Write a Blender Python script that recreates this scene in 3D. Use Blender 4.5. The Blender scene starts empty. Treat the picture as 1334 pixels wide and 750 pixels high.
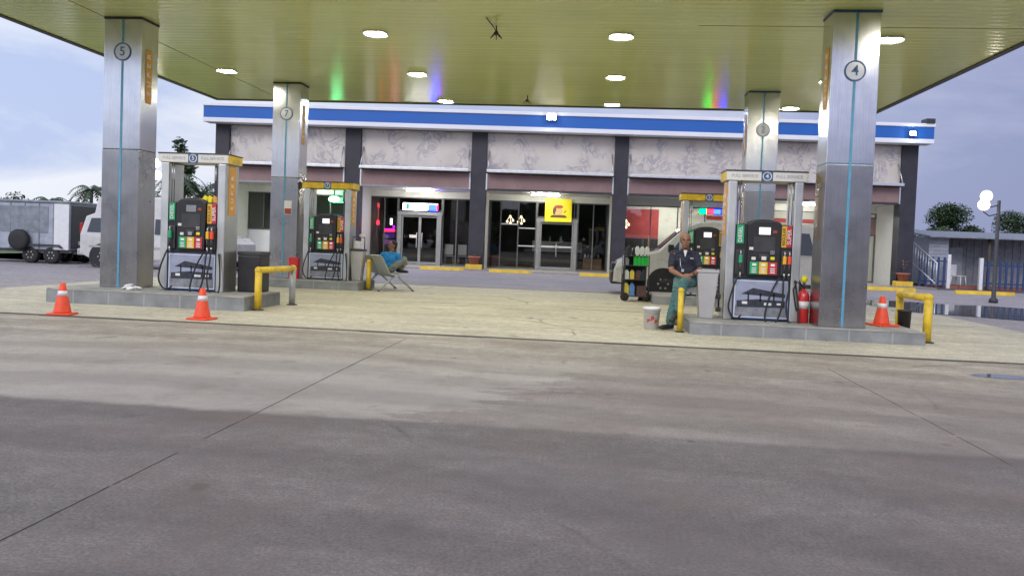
import bpy, bmesh, math, random
from mathutils import Vector, Matrix
random.seed(7)
R = math.radians
S = bpy.context.scene
COL = S.collection

# ------------------------------------------------------------------ materials
def newmat(name):
    m = bpy.data.materials.new(name); m.use_nodes = True
    nt = m.node_tree; nt.nodes.clear()
    out = nt.nodes.new('ShaderNodeOutputMaterial')
    return m, nt, out
def N(nt, t, **kw):
    n = nt.nodes.new(t)
    for k, v in kw.items():
        if k in n.inputs: n.inputs[k].default_value = v
        else: setattr(n, k, v)
    return n
def L(nt, a, ao, b, bi): nt.links.new(a.outputs[ao], b.inputs[bi])
def c4(c): return (c[0], c[1], c[2], 1)

def pm(name, col, rough=.6, metal=0., var=.18, scale=6., bump=0., bscale=40., dirt=0., coat=0., stretch=None, spec=.5):
    """Principled material with noise-driven colour and roughness variation."""
    m, nt, out = newmat(name)
    p = N(nt, 'ShaderNodeBsdfPrincipled', Roughness=rough, Metallic=metal)
    p.inputs['Specular IOR Level'].default_value = spec
    p.inputs['Coat Weight'].default_value = coat
    tc = N(nt, 'ShaderNodeTexCoord')
    src = (tc, 'Object')
    if stretch:
        mp = N(nt, 'ShaderNodeMapping'); mp.inputs['Scale'].default_value = stretch
        L(nt, tc, 'Object', mp, 'Vector'); src = (mp, 'Vector')
    n = N(nt, 'ShaderNodeTexNoise', Scale=scale, Detail=6., Roughness=.62)
    L(nt, src[0], src[1], n, 'Vector')
    r = N(nt, 'ShaderNodeValToRGB')
    r.color_ramp.elements[0].position = .3; r.color_ramp.elements[1].position = .72
    r.color_ramp.elements[0].color = c4([v*(1-var) for v in col])
    r.color_ramp.elements[1].color = c4([min(1, v*(1+var)) for v in col])
    L(nt, n, 'Fac', r, 'Fac')
    last = (r, 'Color')
    if dirt:
        n2 = N(nt, 'ShaderNodeTexNoise', Scale=scale*.37, Detail=8., Roughness=.7)
        L(nt, src[0], src[1], n2, 'Vector')
        r2 = N(nt, 'ShaderNodeValToRGB'); r2.color_ramp.elements[0].position = .45; r2.color_ramp.elements[1].position = .68
        r2.color_ramp.elements[0].color = (0, 0, 0, 1); r2.color_ramp.elements[1].color = (dirt, dirt, dirt, 1)
        L(nt, n2, 'Fac', r2, 'Fac')
        mx = N(nt, 'ShaderNodeMixRGB'); mx.inputs['Color2'].default_value = c4([v*.35+.015 for v in col])
        L(nt, r2, 'Color', mx, 'Fac'); L(nt, last[0], last[1], mx, 'Color1'); last = (mx, 'Color')
    L(nt, last[0], last[1], p, 'Base Color')
    mr = N(nt, 'ShaderNodeMapRange'); mr.inputs['To Min'].default_value = max(.03, rough-.1); mr.inputs['To Max'].default_value = min(1, rough+.12)
    L(nt, n, 'Fac', mr, 'Value'); L(nt, mr, 'Result', p, 'Roughness')
    if bump:
        b = N(nt, 'ShaderNodeBump', Strength=bump, Distance=.01)
        n3 = N(nt, 'ShaderNodeTexNoise', Scale=bscale, Detail=5.)
        L(nt, src[0], src[1], n3, 'Vector'); L(nt, n3, 'Fac', b, 'Height'); L(nt, b, 'Normal', p, 'Normal')
    L(nt, p, 'BSDF', out, 'Surface')
    return m
def emit(name, col, strength):
    m, nt, out = newmat(name)
    e = N(nt, 'ShaderNodeEmission', Strength=strength); e.inputs['Color'].default_value = c4(col)
    L(nt, e, 'Emission', out, 'Surface'); return m
def glass(name, tint, refl=.08):
    m, nt, out = newmat(name)
    t = N(nt, 'ShaderNodeBsdfTransparent'); t.inputs['Color'].default_value = c4(tint)
    g = N(nt, 'ShaderNodeBsdfGlossy', Roughness=.02)
    f = N(nt, 'ShaderNodeFresnel', IOR=1.45)
    a = N(nt, 'ShaderNodeMath', operation='ADD'); a.inputs[1].default_value = refl - .04
    L(nt, f, 'Fac', a, 0)
    mx = N(nt, 'ShaderNodeMixShader'); L(nt, a, 'Value', mx, 'Fac'); L(nt, t, 'BSDF', mx, 1); L(nt, g, 'BSDF', mx, 2)
    L(nt, mx, 'Shader', out, 'Surface'); return m

def ramp(nt, src, so, stops):
    r = N(nt, 'ShaderNodeValToRGB')
    e = r.color_ramp.elements
    while len(e) < len(stops): e.new(.5)
    for i, (p, c) in enumerate(stops): e[i].position = p; e[i].color = c4(c) if not isinstance(c, (int, float)) else (c, c, c, 1)
    L(nt, src, so, r, 'Fac'); return r
def mathn(nt, op, a=None, b=None, va=None, vb=None, clamp=False):
    n = N(nt, 'ShaderNodeMath', operation=op); n.use_clamp = clamp
    if a: L(nt, a[0], a[1], n, 0)
    elif va is not None: n.inputs[0].default_value = va
    if b: L(nt, b[0], b[1], n, 1)
    elif vb is not None: n.inputs[1].default_value = vb
    return n
def mixc(nt, fac, a, b, blend='MIX'):
    n = N(nt, 'ShaderNodeMixRGB', blend_type=blend)
    for k, v in (('Fac', fac), ('Color1', a), ('Color2', b)):
        if isinstance(v, tuple) and len(v) == 2 and hasattr(v[0], 'outputs'): L(nt, v[0], v[1], n, k)
        elif isinstance(v, (int, float)): n.inputs[k].default_value = v
        else: n.inputs[k].default_value = c4(v)
    return n

def mat_ground(name, c_lo, c_hi, stains=True, front=False):
    """weathered concrete: mottling, streaks, patches; world position drives it"""
    m, nt, out = newmat(name)
    p = N(nt, 'ShaderNodeBsdfPrincipled', Roughness=.8)
    g = N(nt, 'ShaderNodeNewGeometry')
    pos = (g, 'Position')
    n1 = N(nt, 'ShaderNodeTexNoise', Scale=.55, Detail=9., Roughness=.65); L(nt, *pos, n1, 'Vector')
    base = ramp(nt, n1, 'Fac', [(.28, c_lo), (.72, c_hi)])
    # tyre-dragged streaks, long in X
    mp = N(nt, 'ShaderNodeMapping'); mp.inputs['Scale'].default_value = (.35, 2.6, 1); mp.inputs['Rotation'].default_value = (0, 0, R(4))
    L(nt, *pos, mp, 'Vector')
    n2 = N(nt, 'ShaderNodeTexNoise', Scale=1.3, Detail=7., Roughness=.6, Distortion=.5); L(nt, mp, 'Vector', n2, 'Vector')
    st = ramp(nt, n2, 'Fac', [(.35, .82), (.65, 1.12)])
    c = mixc(nt, .8, (base, 'Color'), (st, 'Color'), 'MULTIPLY')
    # fine aggregate speckle
    n3 = N(nt, 'ShaderNodeTexNoise', Scale=55., Detail=5., Roughness=.85); L(nt, *pos, n3, 'Vector')
    sp = ramp(nt, n3, 'Fac', [(.41, .52), (.60, 1.48)])
    c = mixc(nt, .85, (c, 'Color'), (sp, 'Color'), 'MULTIPLY')
    n6 = N(nt, 'ShaderNodeTexNoise', Scale=7., Detail=8., Roughness=.8); L(nt, *pos, n6, 'Vector')
    s6 = ramp(nt, n6, 'Fac', [(.38, .74), (.64, 1.26)])
    c = mixc(nt, .8, (c, 'Color'), (s6, 'Color'), 'MULTIPLY')
    # hairline cracks, broken up
    dv = N(nt, 'ShaderNodeTexNoise', Scale=1.6, Detail=6.); L(nt, *pos, dv, 'Vector')
    dm = mixc(nt, .16, (g, 'Position'), (dv, 'Color'))
    vo = N(nt, 'ShaderNodeTexVoronoi', Scale=.30, feature='DISTANCE_TO_EDGE'); L(nt, dm, 'Color', vo, 'Vector')
    vr = ramp(nt, vo, 'Distance', [(.0, .75), (.006, 0.)])
    vg = ramp(nt, n1, 'Fac', [(.5, 0.), (.6, 1.)])
    vf = mathn(nt, 'MULTIPLY', (vr, 'Color'), (vg, 'Color'))
    c = mixc(nt, (vf, 'Value'), (c, 'Color'), (.06, .055, .05))
    # black oil drips
    od = N(nt, 'ShaderNodeTexVoronoi', Scale=1.1); L(nt, *pos, od, 'Vector')
    orr = ramp(nt, od, 'Distance', [(.03, .8), (.055, 0.)])
    c = mixc(nt, (orr, 'Color'), (c, 'Color'), (.04, .037, .035))
    if stains:
        n4 = N(nt, 'ShaderNodeTexNoise', Scale=.9, Detail=10., Roughness=.72, Distortion=.8); L(nt, *pos, n4, 'Vector')
        rs = ramp(nt, n4, 'Fac', [(.55, 0.), (.72, .55)])
        c = mixc(nt, (rs, 'Color'), (c, 'Color'), [v*.55 for v in c_lo])
        v = N(nt, 'ShaderNodeTexNoise', Scale=2.3, Detail=2.); L(nt, *pos, v, 'Vector')
        rv = ramp(nt, v, 'Fac', [(.70, 0.), (.74, .8)])
        c = mixc(nt, (rv, 'Color'), (c, 'Color'), [x*.4 for x in c_lo])
    if front:
        sx = N(nt, 'ShaderNodeSeparateXYZ'); L(nt, *pos, sx, 'Vector')
        w = N(nt, 'ShaderNodeTexNoise', Scale=.8, Detail=8., Roughness=.7); L(nt, *pos, w, 'Vector')
        wob = mathn(nt, 'MULTIPLY_ADD', (w, 'Fac'), None); wob.inputs[1].default_value = .4; wob.inputs[2].default_value = -.2
        y = mathn(nt, 'ADD', (sx, 'Y'), (wob, 'Value'))
        gz = N(nt, 'ShaderNodeMapRange', clamp=True); L(nt, y, 'Value', gz, 'Value')
        gz.inputs['From Min'].default_value = 9.6; gz.inputs['From Max'].default_value = 6.4; gz.inputs['To Min'].default_value = .0; gz.inputs['To Max'].default_value = .55
        wg = N(nt, 'ShaderNodeTexNoise', Scale=.42, Detail=8., Roughness=.68); L(nt, *pos, wg, 'Vector')
        wr = ramp(nt, wg, 'Fac', [(.35, .3), (.62, 1.4)])
        gf = mathn(nt, 'MULTIPLY', (gz, 'Result'), (wr, 'Color'), clamp=True)
        c = mixc(nt, (gf, 'Value'), (c, 'Color'), (.20, .165, .14))  # lamp light dying away from the canopy, painted into the concrete
        # newer dark topping nearest the road, ending at y = 5.4
        k = N(nt, 'ShaderNodeMapRange', clamp=True); L(nt, y, 'Value', k, 'Value')
        k.inputs['From Min'].default_value = 5.32; k.inputs['From Max'].default_value = 5.43; k.inputs['To Min'].default_value = .95; k.inputs['To Max'].default_value = 0.
        c = mixc(nt, (k, 'Result'), (c, 'Color'), (.60, .585, .615), 'MULTIPLY')
        # older pale cement on the left with a ragged edge, browner wear to the right
        w2 = N(nt, 'ShaderNodeTexNoise', Scale=1.5, Detail=10., Roughness=.74); w2m = N(nt, 'ShaderNodeMapping'); w2m.inputs['Scale'].default_value = (.55, 1.6, 1); L(nt, *pos, w2m, 'Vector'); L(nt, w2m, 'Vector', w2, 'Vector')
        e0 = mathn(nt, 'MULTIPLY_ADD', (sx, 'Y'), None); e0.inputs[1].default_value = -.42; e0.inputs[2].default_value = 3.45
        e1 = mathn(nt, 'ADD', (sx, 'X'), (e0, 'Value'))
        e2 = mathn(nt, 'MULTIPLY_ADD', (w2, 'Fac'), None); e2.inputs[1].default_value = 3.4; L(nt, e1, 'Value', e2, 2)
        above = N(nt, 'ShaderNodeMapRange', clamp=True); L(nt, y, 'Value', above, 'Value')
        above.inputs['From Min'].default_value = 5.3; above.inputs['From Max'].default_value = 5.42; above.inputs['To Min'].default_value = 0.; above.inputs['To Max'].default_value = 1.
        fade = N(nt, 'ShaderNodeMapRange', clamp=True); L(nt, y, 'Value', fade, 'Value')
        fade.inputs['From Min'].default_value = 9.; fade.inputs['From Max'].default_value = 7.2; fade.inputs['To Min'].default_value = .25; fade.inputs['To Max'].default_value = 1.
        af = mathn(nt, 'MULTIPLY', (above, 'Result'), (fade, 'Result'))
        km = N(nt, 'ShaderNodeMapRange', clamp=True); L(nt, e2, 'Value', km, 'Value')
        km.inputs['From Min'].default_value = 1.65; km.inputs['From Max'].default_value = 1.85; km.inputs['To Min'].default_value = .42; km.inputs['To Max'].default_value = 0.
        kf = mathn(nt, 'MULTIPLY', (km, 'Result'), (af, 'Value'))
        c = mixc(nt, (kf, 'Value'), (c, 'Color'), (.45, .405, .335))
        kb = N(nt, 'ShaderNodeMapRange', clamp=True); L(nt, e2, 'Value', kb, 'Value')
        kb.inputs['From Min'].default_value = 1.7; kb.inputs['From Max'].default_value = 1.95; kb.inputs['To Min'].default_value = 0.; kb.inputs['To Max'].default_value = .30
        kg = mathn(nt, 'MULTIPLY', (kb, 'Result'), (af, 'Value'))
        c = mixc(nt, (kg, 'Value'), (c, 'Color'), (.20, .155, .135))
        # arcs of tyre wear on the near pour
        tw = N(nt, 'ShaderNodeTexWave', Scale=.33, Distortion=5.5, Detail=4., wave_type='RINGS', rings_direction='Z'); twm = N(nt, 'ShaderNodeMapping'); twm.inputs['Location'].default_value = (3., 9., 0); L(nt, *pos, twm, 'Vector'); L(nt, twm, 'Vector', tw, 'Vector')
        tr_ = ramp(nt, tw, 'Fac', [(.25, .87), (.8, 1.12)])
        c = mixc(nt, .75, (c, 'Color'), (tr_, 'Color'), 'MULTIPLY')
        # rusty tint
        n5 = N(nt, 'ShaderNodeTexNoise', Scale=.7, Detail=8., Roughness=.75); L(nt, *pos, n5, 'Vector')
        r5 = ramp(nt, n5, 'Fac', [(.50, 0.), (.68, .55)])
        c = mixc(nt, (r5, 'Color'), (c, 'Color'), (.17, .115, .085))
    L(nt, c, 'Color', p, 'Base Color')
    rr = N(nt, 'ShaderNodeMapRange'); rr.inputs['To Min'].default_value = .55; rr.inputs['To Max'].default_value = .95
    L(nt, n1, 'Fac', rr, 'Value'); L(nt, rr, 'Result', p, 'Roughness')
    b = N(nt, 'ShaderNodeBump', Strength=.35, Distance=.01); L(nt, n3, 'Fac', b, 'Height'); L(nt, b, 'Normal', p, 'Normal')
    L(nt, p, 'BSDF', out, 'Surface'); return m

def mat_steel(name, base, rough, aniso=True):
    m, nt, out = newmat(name)
    p = N(nt, 'ShaderNodeBsdfPrincipled', Metallic=1., Roughness=rough)
    tc = N(nt, 'ShaderNodeTexCoord')
    mp = N(nt, 'ShaderNodeMapping'); mp.inputs['Scale'].default_value = (160, 160, 2.2); L(nt, tc, 'Object', mp, 'Vector')
    n = N(nt, 'ShaderNodeTexNoise', Scale=1., Detail=3.); L(nt, mp, 'Vector', n, 'Vector')
    n2 = N(nt, 'ShaderNodeTexNoise', Scale=1.8, Detail=5., Roughness=.6); L(nt, tc, 'Object', n2, 'Vector')
    r = ramp(nt, n, 'Fac', [(.3, [v*.9 for v in base]), (.7, [min(1, v*1.06) for v in base])])
    r2 = ramp(nt, n2, 'Fac', [(.3, .82), (.7, 1.08)])
    c = mixc(nt, 1., (r, 'Color'), (r2, 'Color'), 'MULTIPLY')
    L(nt, c, 'Color', p, 'Base Color')
    mr = N(nt, 'ShaderNodeMapRange'); mr.inputs['To Min'].default_value = rough-.08; mr.inputs['To Max'].default_value = rough+.12
    L(nt, n2, 'Fac', mr, 'Value'); L(nt, mr, 'Result', p, 'Roughness')
    b = N(nt, 'ShaderNodeBump', Strength=.06, Distance=.02)
    n3 = N(nt, 'ShaderNodeTexNoise', Scale=1.6, Detail=1.); L(nt, tc, 'Object', n3, 'Vector')
    L(nt, n3, 'Fac', b, 'Height'); L(nt, b, 'Normal', p, 'Normal')
    L(nt, p, 'BSDF', out, 'Surface'); return m

def mat_soffit():
    m, nt, out = newmat('soffit_slats')
    p = N(nt, 'ShaderNodeBsdfPrincipled', Roughness=.15); p.inputs['Specular IOR Level'].default_value = .5
    tc = N(nt, 'ShaderNodeTexCoord')
    sx = N(nt, 'ShaderNodeSeparateXYZ'); L(nt, tc, 'Object', sx, 'Vector')
    k = mathn(nt, 'MULTIPLY', (sx, 'Y'), None, vb=2*math.pi/.2)
    s = mathn(nt, 'SINE', (k, 'Value'))
    # slat tone: each slat a little different, lines run along X
    mp = N(nt, 'ShaderNodeMapping'); mp.inputs['Scale'].default_value = (.06, 5., 1); L(nt, tc, 'Object', mp, 'Vector')
    n = N(nt, 'ShaderNodeTexNoise', Scale=1., Detail=4., Roughness=.7); L(nt, mp, 'Vector', n, 'Vector')
    r = ramp(nt, n, 'Fac', [(.3, (.66, .75, .21)), (.7, (.76, .84, .26))])
    gr = N(nt, 'ShaderNodeMapRange', clamp=True); L(nt, s, 'Value', gr, 'Value')
    gr.inputs['From Min'].default_value = -1.; gr.inputs['From Max'].default_value = -.9; gr.inputs['To Min'].default_value = .92; gr.inputs['To Max'].default_value = 1.
    c = mixc(nt, 1., (r, 'Color'), (gr, 'Result'), 'MULTIPLY')
    n4 = N(nt, 'ShaderNodeTexNoise', Scale=.35, Detail=5.); L(nt, tc, 'Object', n4, 'Vector')
    r4 = ramp(nt, n4, 'Fac', [(.3, .88), (.7, 1.06)])
    c = mixc(nt, 1., (c, 'Color'), (r4, 'Color'), 'MULTIPLY')
    L(nt, c, 'Color', p, 'Base Color')
    b = N(nt, 'ShaderNodeBump', Strength=.13, Distance=.008); L(nt, s, 'Value', b, 'Height'); L(nt, b, 'Normal', p, 'Normal')
    L(nt, p, 'BSDF', out, 'Surface'); return m

def mat_marble():
    m, nt, out = newmat('mottled_marble')
    p = N(nt, 'ShaderNodeBsdfPrincipled', Roughness=.38)
    tc = N(nt, 'ShaderNodeTexCoord')
    n = N(nt, 'ShaderNodeTexNoise', Scale=1.25, Detail=9., Roughness=.6, Distortion=2.4); L(nt, tc, 'Object', n, 'Vector')
    a = mathn(nt, 'SUBTRACT', (n, 'Fac'), None, vb=.5); a = mathn(nt, 'ABSOLUTE', (a, 'Value'))
    v = ramp(nt, a, 'Value', [(.0, 1.), (.065, 0.)])
    n2 = N(nt, 'ShaderNodeTexNoise', Scale=1.1, Detail=3.); L(nt, tc, 'Object', n2, 'Vector')
    gate = ramp(nt, n2, 'Fac', [(.44, 0.), (.57, .9)])
    f = mathn(nt, 'MULTIPLY', (v, 'Color'), (gate, 'Color'))
    n3 = N(nt, 'ShaderNodeTexNoise', Scale=.9, Detail=6.); L(nt, tc, 'Object', n3, 'Vector')
    base = ramp(nt, n3, 'Fac', [(.3, (.66, .60, .53)), (.7, (.77, .715, .64))])
    c = mixc(nt, (f, 'Value'), (base, 'Color'), (.37, .345, .40))
    L(nt, c, 'Color', p, 'Base Color'); L(nt, p, 'BSDF', out, 'Surface'); return m

def mat_leaf(name, a, b):
    m, nt, out = newmat(name)
    p = N(nt, 'ShaderNodeBsdfPrincipled', Roughness=.6)
    g = N(nt, 'ShaderNodeNewGeometry')
    r = ramp(nt, g, 'Random Per Island', [(0., a), (1., b)])
    L(nt, r, 'Color', p, 'Base Color'); L(nt, p, 'BSDF', out, 'Surface'); return m

M = dict(
  slab=mat_ground('forecourt_concrete', (.45, .41, .31), (.62, .57, .435)),
  apron=mat_ground('apron_concrete', (.28, .25, .245), (.38, .345, .34)),
  front=mat_ground('front_concrete', (.285, .25, .195), (.42, .375, .295), True, True),  # same concrete as the slab, its weaker light put into the darker colour
  earth=mat_ground('roadside_earth', (.11, .11, .095), (.18, .17, .15)),
  verge=pm('grass_verge', (.10, .15, .05), .9, var=.5, scale=3, bump=.5),
  drain=pm('drain_dirt', (.06, .055, .045), .85, var=.5, scale=4),
  seam=pm('seam_olive', (.22, .22, .09), .6),
  joint=pm('joint_tar', (.155, .14, .127), .8, var=.4, scale=9),
  kerb=pm('island_kerb', (.27, .28, .28), .75, var=.28, scale=2.6, bump=.3, dirt=.35),
  islandtop=pm('island_top', (.36, .35, .32), .8, var=.25, scale=3, bump=.3, dirt=.3),
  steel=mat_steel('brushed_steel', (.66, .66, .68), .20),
  steel_low=mat_steel('dark_reflection_steel', (.44, .43, .435), .27),  # darker copy of the steel, dark reflections put into its base colour
  pillar=mat_steel('pillar_steel', (.62, .63, .61), .38),
  alu=pm('aluminium', (.62, .63, .64), .4, .85, var=.12),
  stripe=pm('blue_strip', (.10, .33, .50), .45, var=.12),
  navy=pm('navy_enamel', (.05, .11, .26), .4, var=.15),
  badge=pm('badge_plate', (.46, .47, .49), .32, .7, var=.1),
  orange=pm('orange_vinyl', (.66, .31, .04), .45, var=.14),
  yellow=pm('yellow_paint', (.78, .53, .03), .5, var=.2, scale=11, dirt=.6),
  kyellow=pm('kerb_yellow', (.78, .52, .05), .65, var=.2, scale=5, dirt=.35),
  white=pm('white_paint', (.76, .76, .76), .5, var=.07),
  cream=pm('cream_panel', (.74, .73, .69), .5, var=.07),
  vanwhite=pm('car_white', (.60, .59, .57), .28, var=.05, coat=.6, dirt=.1),
  black=pm('black_plastic', (.018, .018, .021), .42, var=.3),
  dark=pm('dark_metal', (.04, .04, .045), .5, var=.3),
  rubber=pm('rubber', (.022, .022, .022), .7, var=.3),
  green=pm('green_panel', (.02, .36, .16), .45, var=.1),
  gold=pm('gold_panel', (.82, .48, .04), .45, var=.1),
  red=pm('red_panel', (.55, .03, .05), .45, var=.1),
  redpaint=pm('extinguisher_red', (.60, .02, .02), .3, var=.1, coat=.5),
  cone=pm('cone_orange', (.93, .09, .03), .55, var=.15, scale=9, dirt=.22),
  conewhite=pm('reflective_band', (.78, .76, .74), .4, var=.08),
  soffit=mat_soffit(), marble=mat_marble(),
  fblue=pm('fascia_blue', (.012, .118, .45), .55, var=.06, scale=.8),
  fwhite=pm('fascia_white', (.80, .80, .82), .45, var=.05, scale=.9),
  charcoal=pm('charcoal_tile', (.032, .030, .040), .5, var=.3, scale=2.2, bump=.2),
  maroon=pm('maroon_band', (.30, .19, .18), .5, var=.2, scale=1.2),
  frame=pm('door_aluminium', (.29, .29, .29), .4, .6, var=.12),
  mull=pm('mullion', (.12, .12, .125), .45, .4, var=.2),
  wallw=pm('plaster_white', (.70, .69, .64), .8, var=.06),
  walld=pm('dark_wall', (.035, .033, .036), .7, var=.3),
  redwall=pm('red_wall', (.42, .055, .06), .7, var=.12),
  wood=pm('brown_wood', (.16, .08, .045), .55, var=.3, stretch=(1, 1, 8)),
  carton=pm('cardboard', (.34, .2, .12), .8, var=.15),
  tile=pm('floor_tile', (.4, .38, .35), .35, var=.1),
  glass=glass('tinted_glass', (.80, .81, .80), .06), clear=glass('clear_glass', (.88, .9, .9), .08),
  carglass=pm('car_glass', (.02, .025, .03), .08, var=.1, spec=.8),
  terracotta=pm('terracotta', (.38, .13, .09), .8, var=.2, scale=12),
  steelgrey=pm('galvanised', (.42, .43, .43), .45, .5, var=.15),
  bench=pm('bench_metal', (.45, .48, .46), .42, .4, var=.12),
  valet=pm('grey_plastic', (.44, .43, .42), .55, var=.08),
  skin=pm('skin_tan', (.27, .13, .078), .5, var=.12, scale=14),
  skin2=pm('skin_brown', (.22, .11, .065), .5, var=.12, scale=14),
  hairgrey=pm('hair_grey', (.06, .055, .05), .8, var=.4, scale=60),
  hairblack=pm('hair_black', (.012, .011, .01), .7, var=.4, scale=60),
  shirt=pm('navy_shirt', (.022, .024, .04), .85, var=.35, scale=18, bump=.4, bscale=22),
  trouser=pm('teal_trousers', (.075, .165, .16), .85, var=.22, scale=14, bump=.5, bscale=18),
  blueshirt=pm('blue_shirt', (.015, .22, .55), .8, var=.2, scale=16, bump=.4, bscale=20),
  greytrouser=pm('grey_trousers', (.20, .22, .19), .85, var=.2, scale=16, bump=.4),
  shoe=pm('black_shoe', (.015, .015, .016), .4, var=.3),
  eye=pm('eye_dark', (.015, .012, .01), .3), lip=pm('lip', (.17, .07, .055), .5),
  bark=pm('bark', (.10, .08, .06), .9, var=.4, scale=9, bump=.6),
  leaf1=mat_leaf('leaf_dark', (.022, .045, .018), (.065, .105, .04)),
  leaf2=mat_leaf('leaf_mid', (.04, .07, .025), (.10, .14, .05)),
  palm=mat_leaf('palm_leaf', (.03, .055, .025), (.08, .12, .045)),
  corr=pm('corrugated_pale', (.40, .43, .48), .5, .2, var=.16, dirt=.3),
  corrd=pm('corrugated_grey', (.25, .27, .30), .5, .2, var=.25, dirt=.4),
  bluepaint=pm('blue_paint', (.03, .055, .15), .5, var=.2),
  paper=pm('paper', (.75, .72, .66), .7, var=.08),
  psky=pm('print_sky', (.33, .36, .48), .4, var=.15, scale=5), pdark=pm('print_dark', (.035, .04, .055), .4, var=.4, scale=20), pgrey=pm('print_grey', (.24, .25, .28), .4, var=.3, scale=14),
  taillight=pm('tail_red', (.4, .02, .02), .25), 
  headlamp=pm('lamp_clear', (.7, .72, .74), .12, coat=.5),
  tread=pm('yellow_sign', (.86, .74, .01), .4, var=.04),
  brownprint=pm('brown_print', (.10, .04, .025), .5, var=.2, scale=30), tanprint=pm('tan_print', (.62, .38, .16), .5, var=.2, scale=30), redprint=pm('red_print', (.34, .06, .03), .5, var=.25, scale=30),
  E_can=emit('lamp_canopy', (1, .95, .78), 112), E_tube=emit('lamp_tube', (1, .98, .88), 190),
  E_tubed=emit('lamp_tube_dim', (1, .98, .86), 140),
  E_flood=emit('lamp_flood', (.82, .95, 1), 220), E_globe=emit('lamp_globe', (1, .9, .72), 7),
  E_scr=emit('lcd_white', (.95, .97, 1), 1.3), E_btn=emit('lcd_small', (.85, .95, .85), .85),
  scr_off=pm('lcd_off', (.25, .27, .29), .3, var=.1),
  E_wht=emit('led_white', (1, 1, 1), 9), E_grn=emit('led_green', (0, 1, .025), 45), E_blu=emit('led_blue', (.004, .01, 1), 60), E_red=emit('led_red', (1, .004, .01), 32), E_pur=emit('led_purple', (.5, .01, .9), 4), E_dgrn=emit('led_dim', (.1, .5, .4), 1.5),
  E_green=emit('lamp_green', (.15, 1, .35), 30), E_warm=emit('reflection_warm', (1, .8, .5), 5), E_sign=emit('sign_glow', (.9, .74, .02), .35),
  oil_g=pm('bottle_green', (.02, .5, .06), .35), oil_w=pm('bottle_white', (.72, .74, .74), .35), oil_b=pm('bottle_blue', (.12, .28, .6), .35), oil_y=pm('bottle_yellow', (.75, .6, .08), .35), oil_k=pm('bottle_black', (.03, .03, .03), .35), oil_r=pm('bottle_brown', (.10, .05, .04), .4),
)
# puddle: dark wet film
def mat_water():
    m, nt, out = newmat('standing_water')
    p = N(nt, 'ShaderNodeBsdfPrincipled', Roughness=.03); p.inputs['Base Color'].default_value = (.12, .115, .11, 1); p.inputs['Specular IOR Level'].default_value = 1.
    n = N(nt, 'ShaderNodeTexNoise', Scale=1.4); g = N(nt, 'ShaderNodeNewGeometry'); L(nt, g, 'Position', n, 'Vector')
    b = N(nt, 'ShaderNodeBump', Strength=.03, Distance=.02); L(nt, n, 'Fac', b, 'Height'); L(nt, b, 'Normal', p, 'Normal')
    L(nt, p, 'BSDF', out, 'Surface'); return m
M['water'] = mat_water()
def blockjoints(m):
    nt = m.node_tree; p = next(n for n in nt.nodes if n.type == 'BSDF_PRINCIPLED'); l = p.inputs['Base Color'].links[0]; src = (l.from_node, l.from_socket.name)
    tc = N(nt, 'ShaderNodeTexCoord'); sx = N(nt, 'ShaderNodeSeparateXYZ'); L(nt, tc, 'Object', sx, 'Vector')
    w = mathn(nt, 'WRAP', (sx, 'X'), None); w.inputs[1].default_value = .3; w.inputs[2].default_value = -.3
    a = mathn(nt, 'ABSOLUTE', (w, 'Value')); f = ramp(nt, a, 'Value', [(.006, .6), (.016, 0.)])
    c = mixc(nt, (f, 'Color'), src, (.42, .42, .40)); L(nt, c, 'Color', p, 'Base Color')
blockjoints(M['kerb'])

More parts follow.
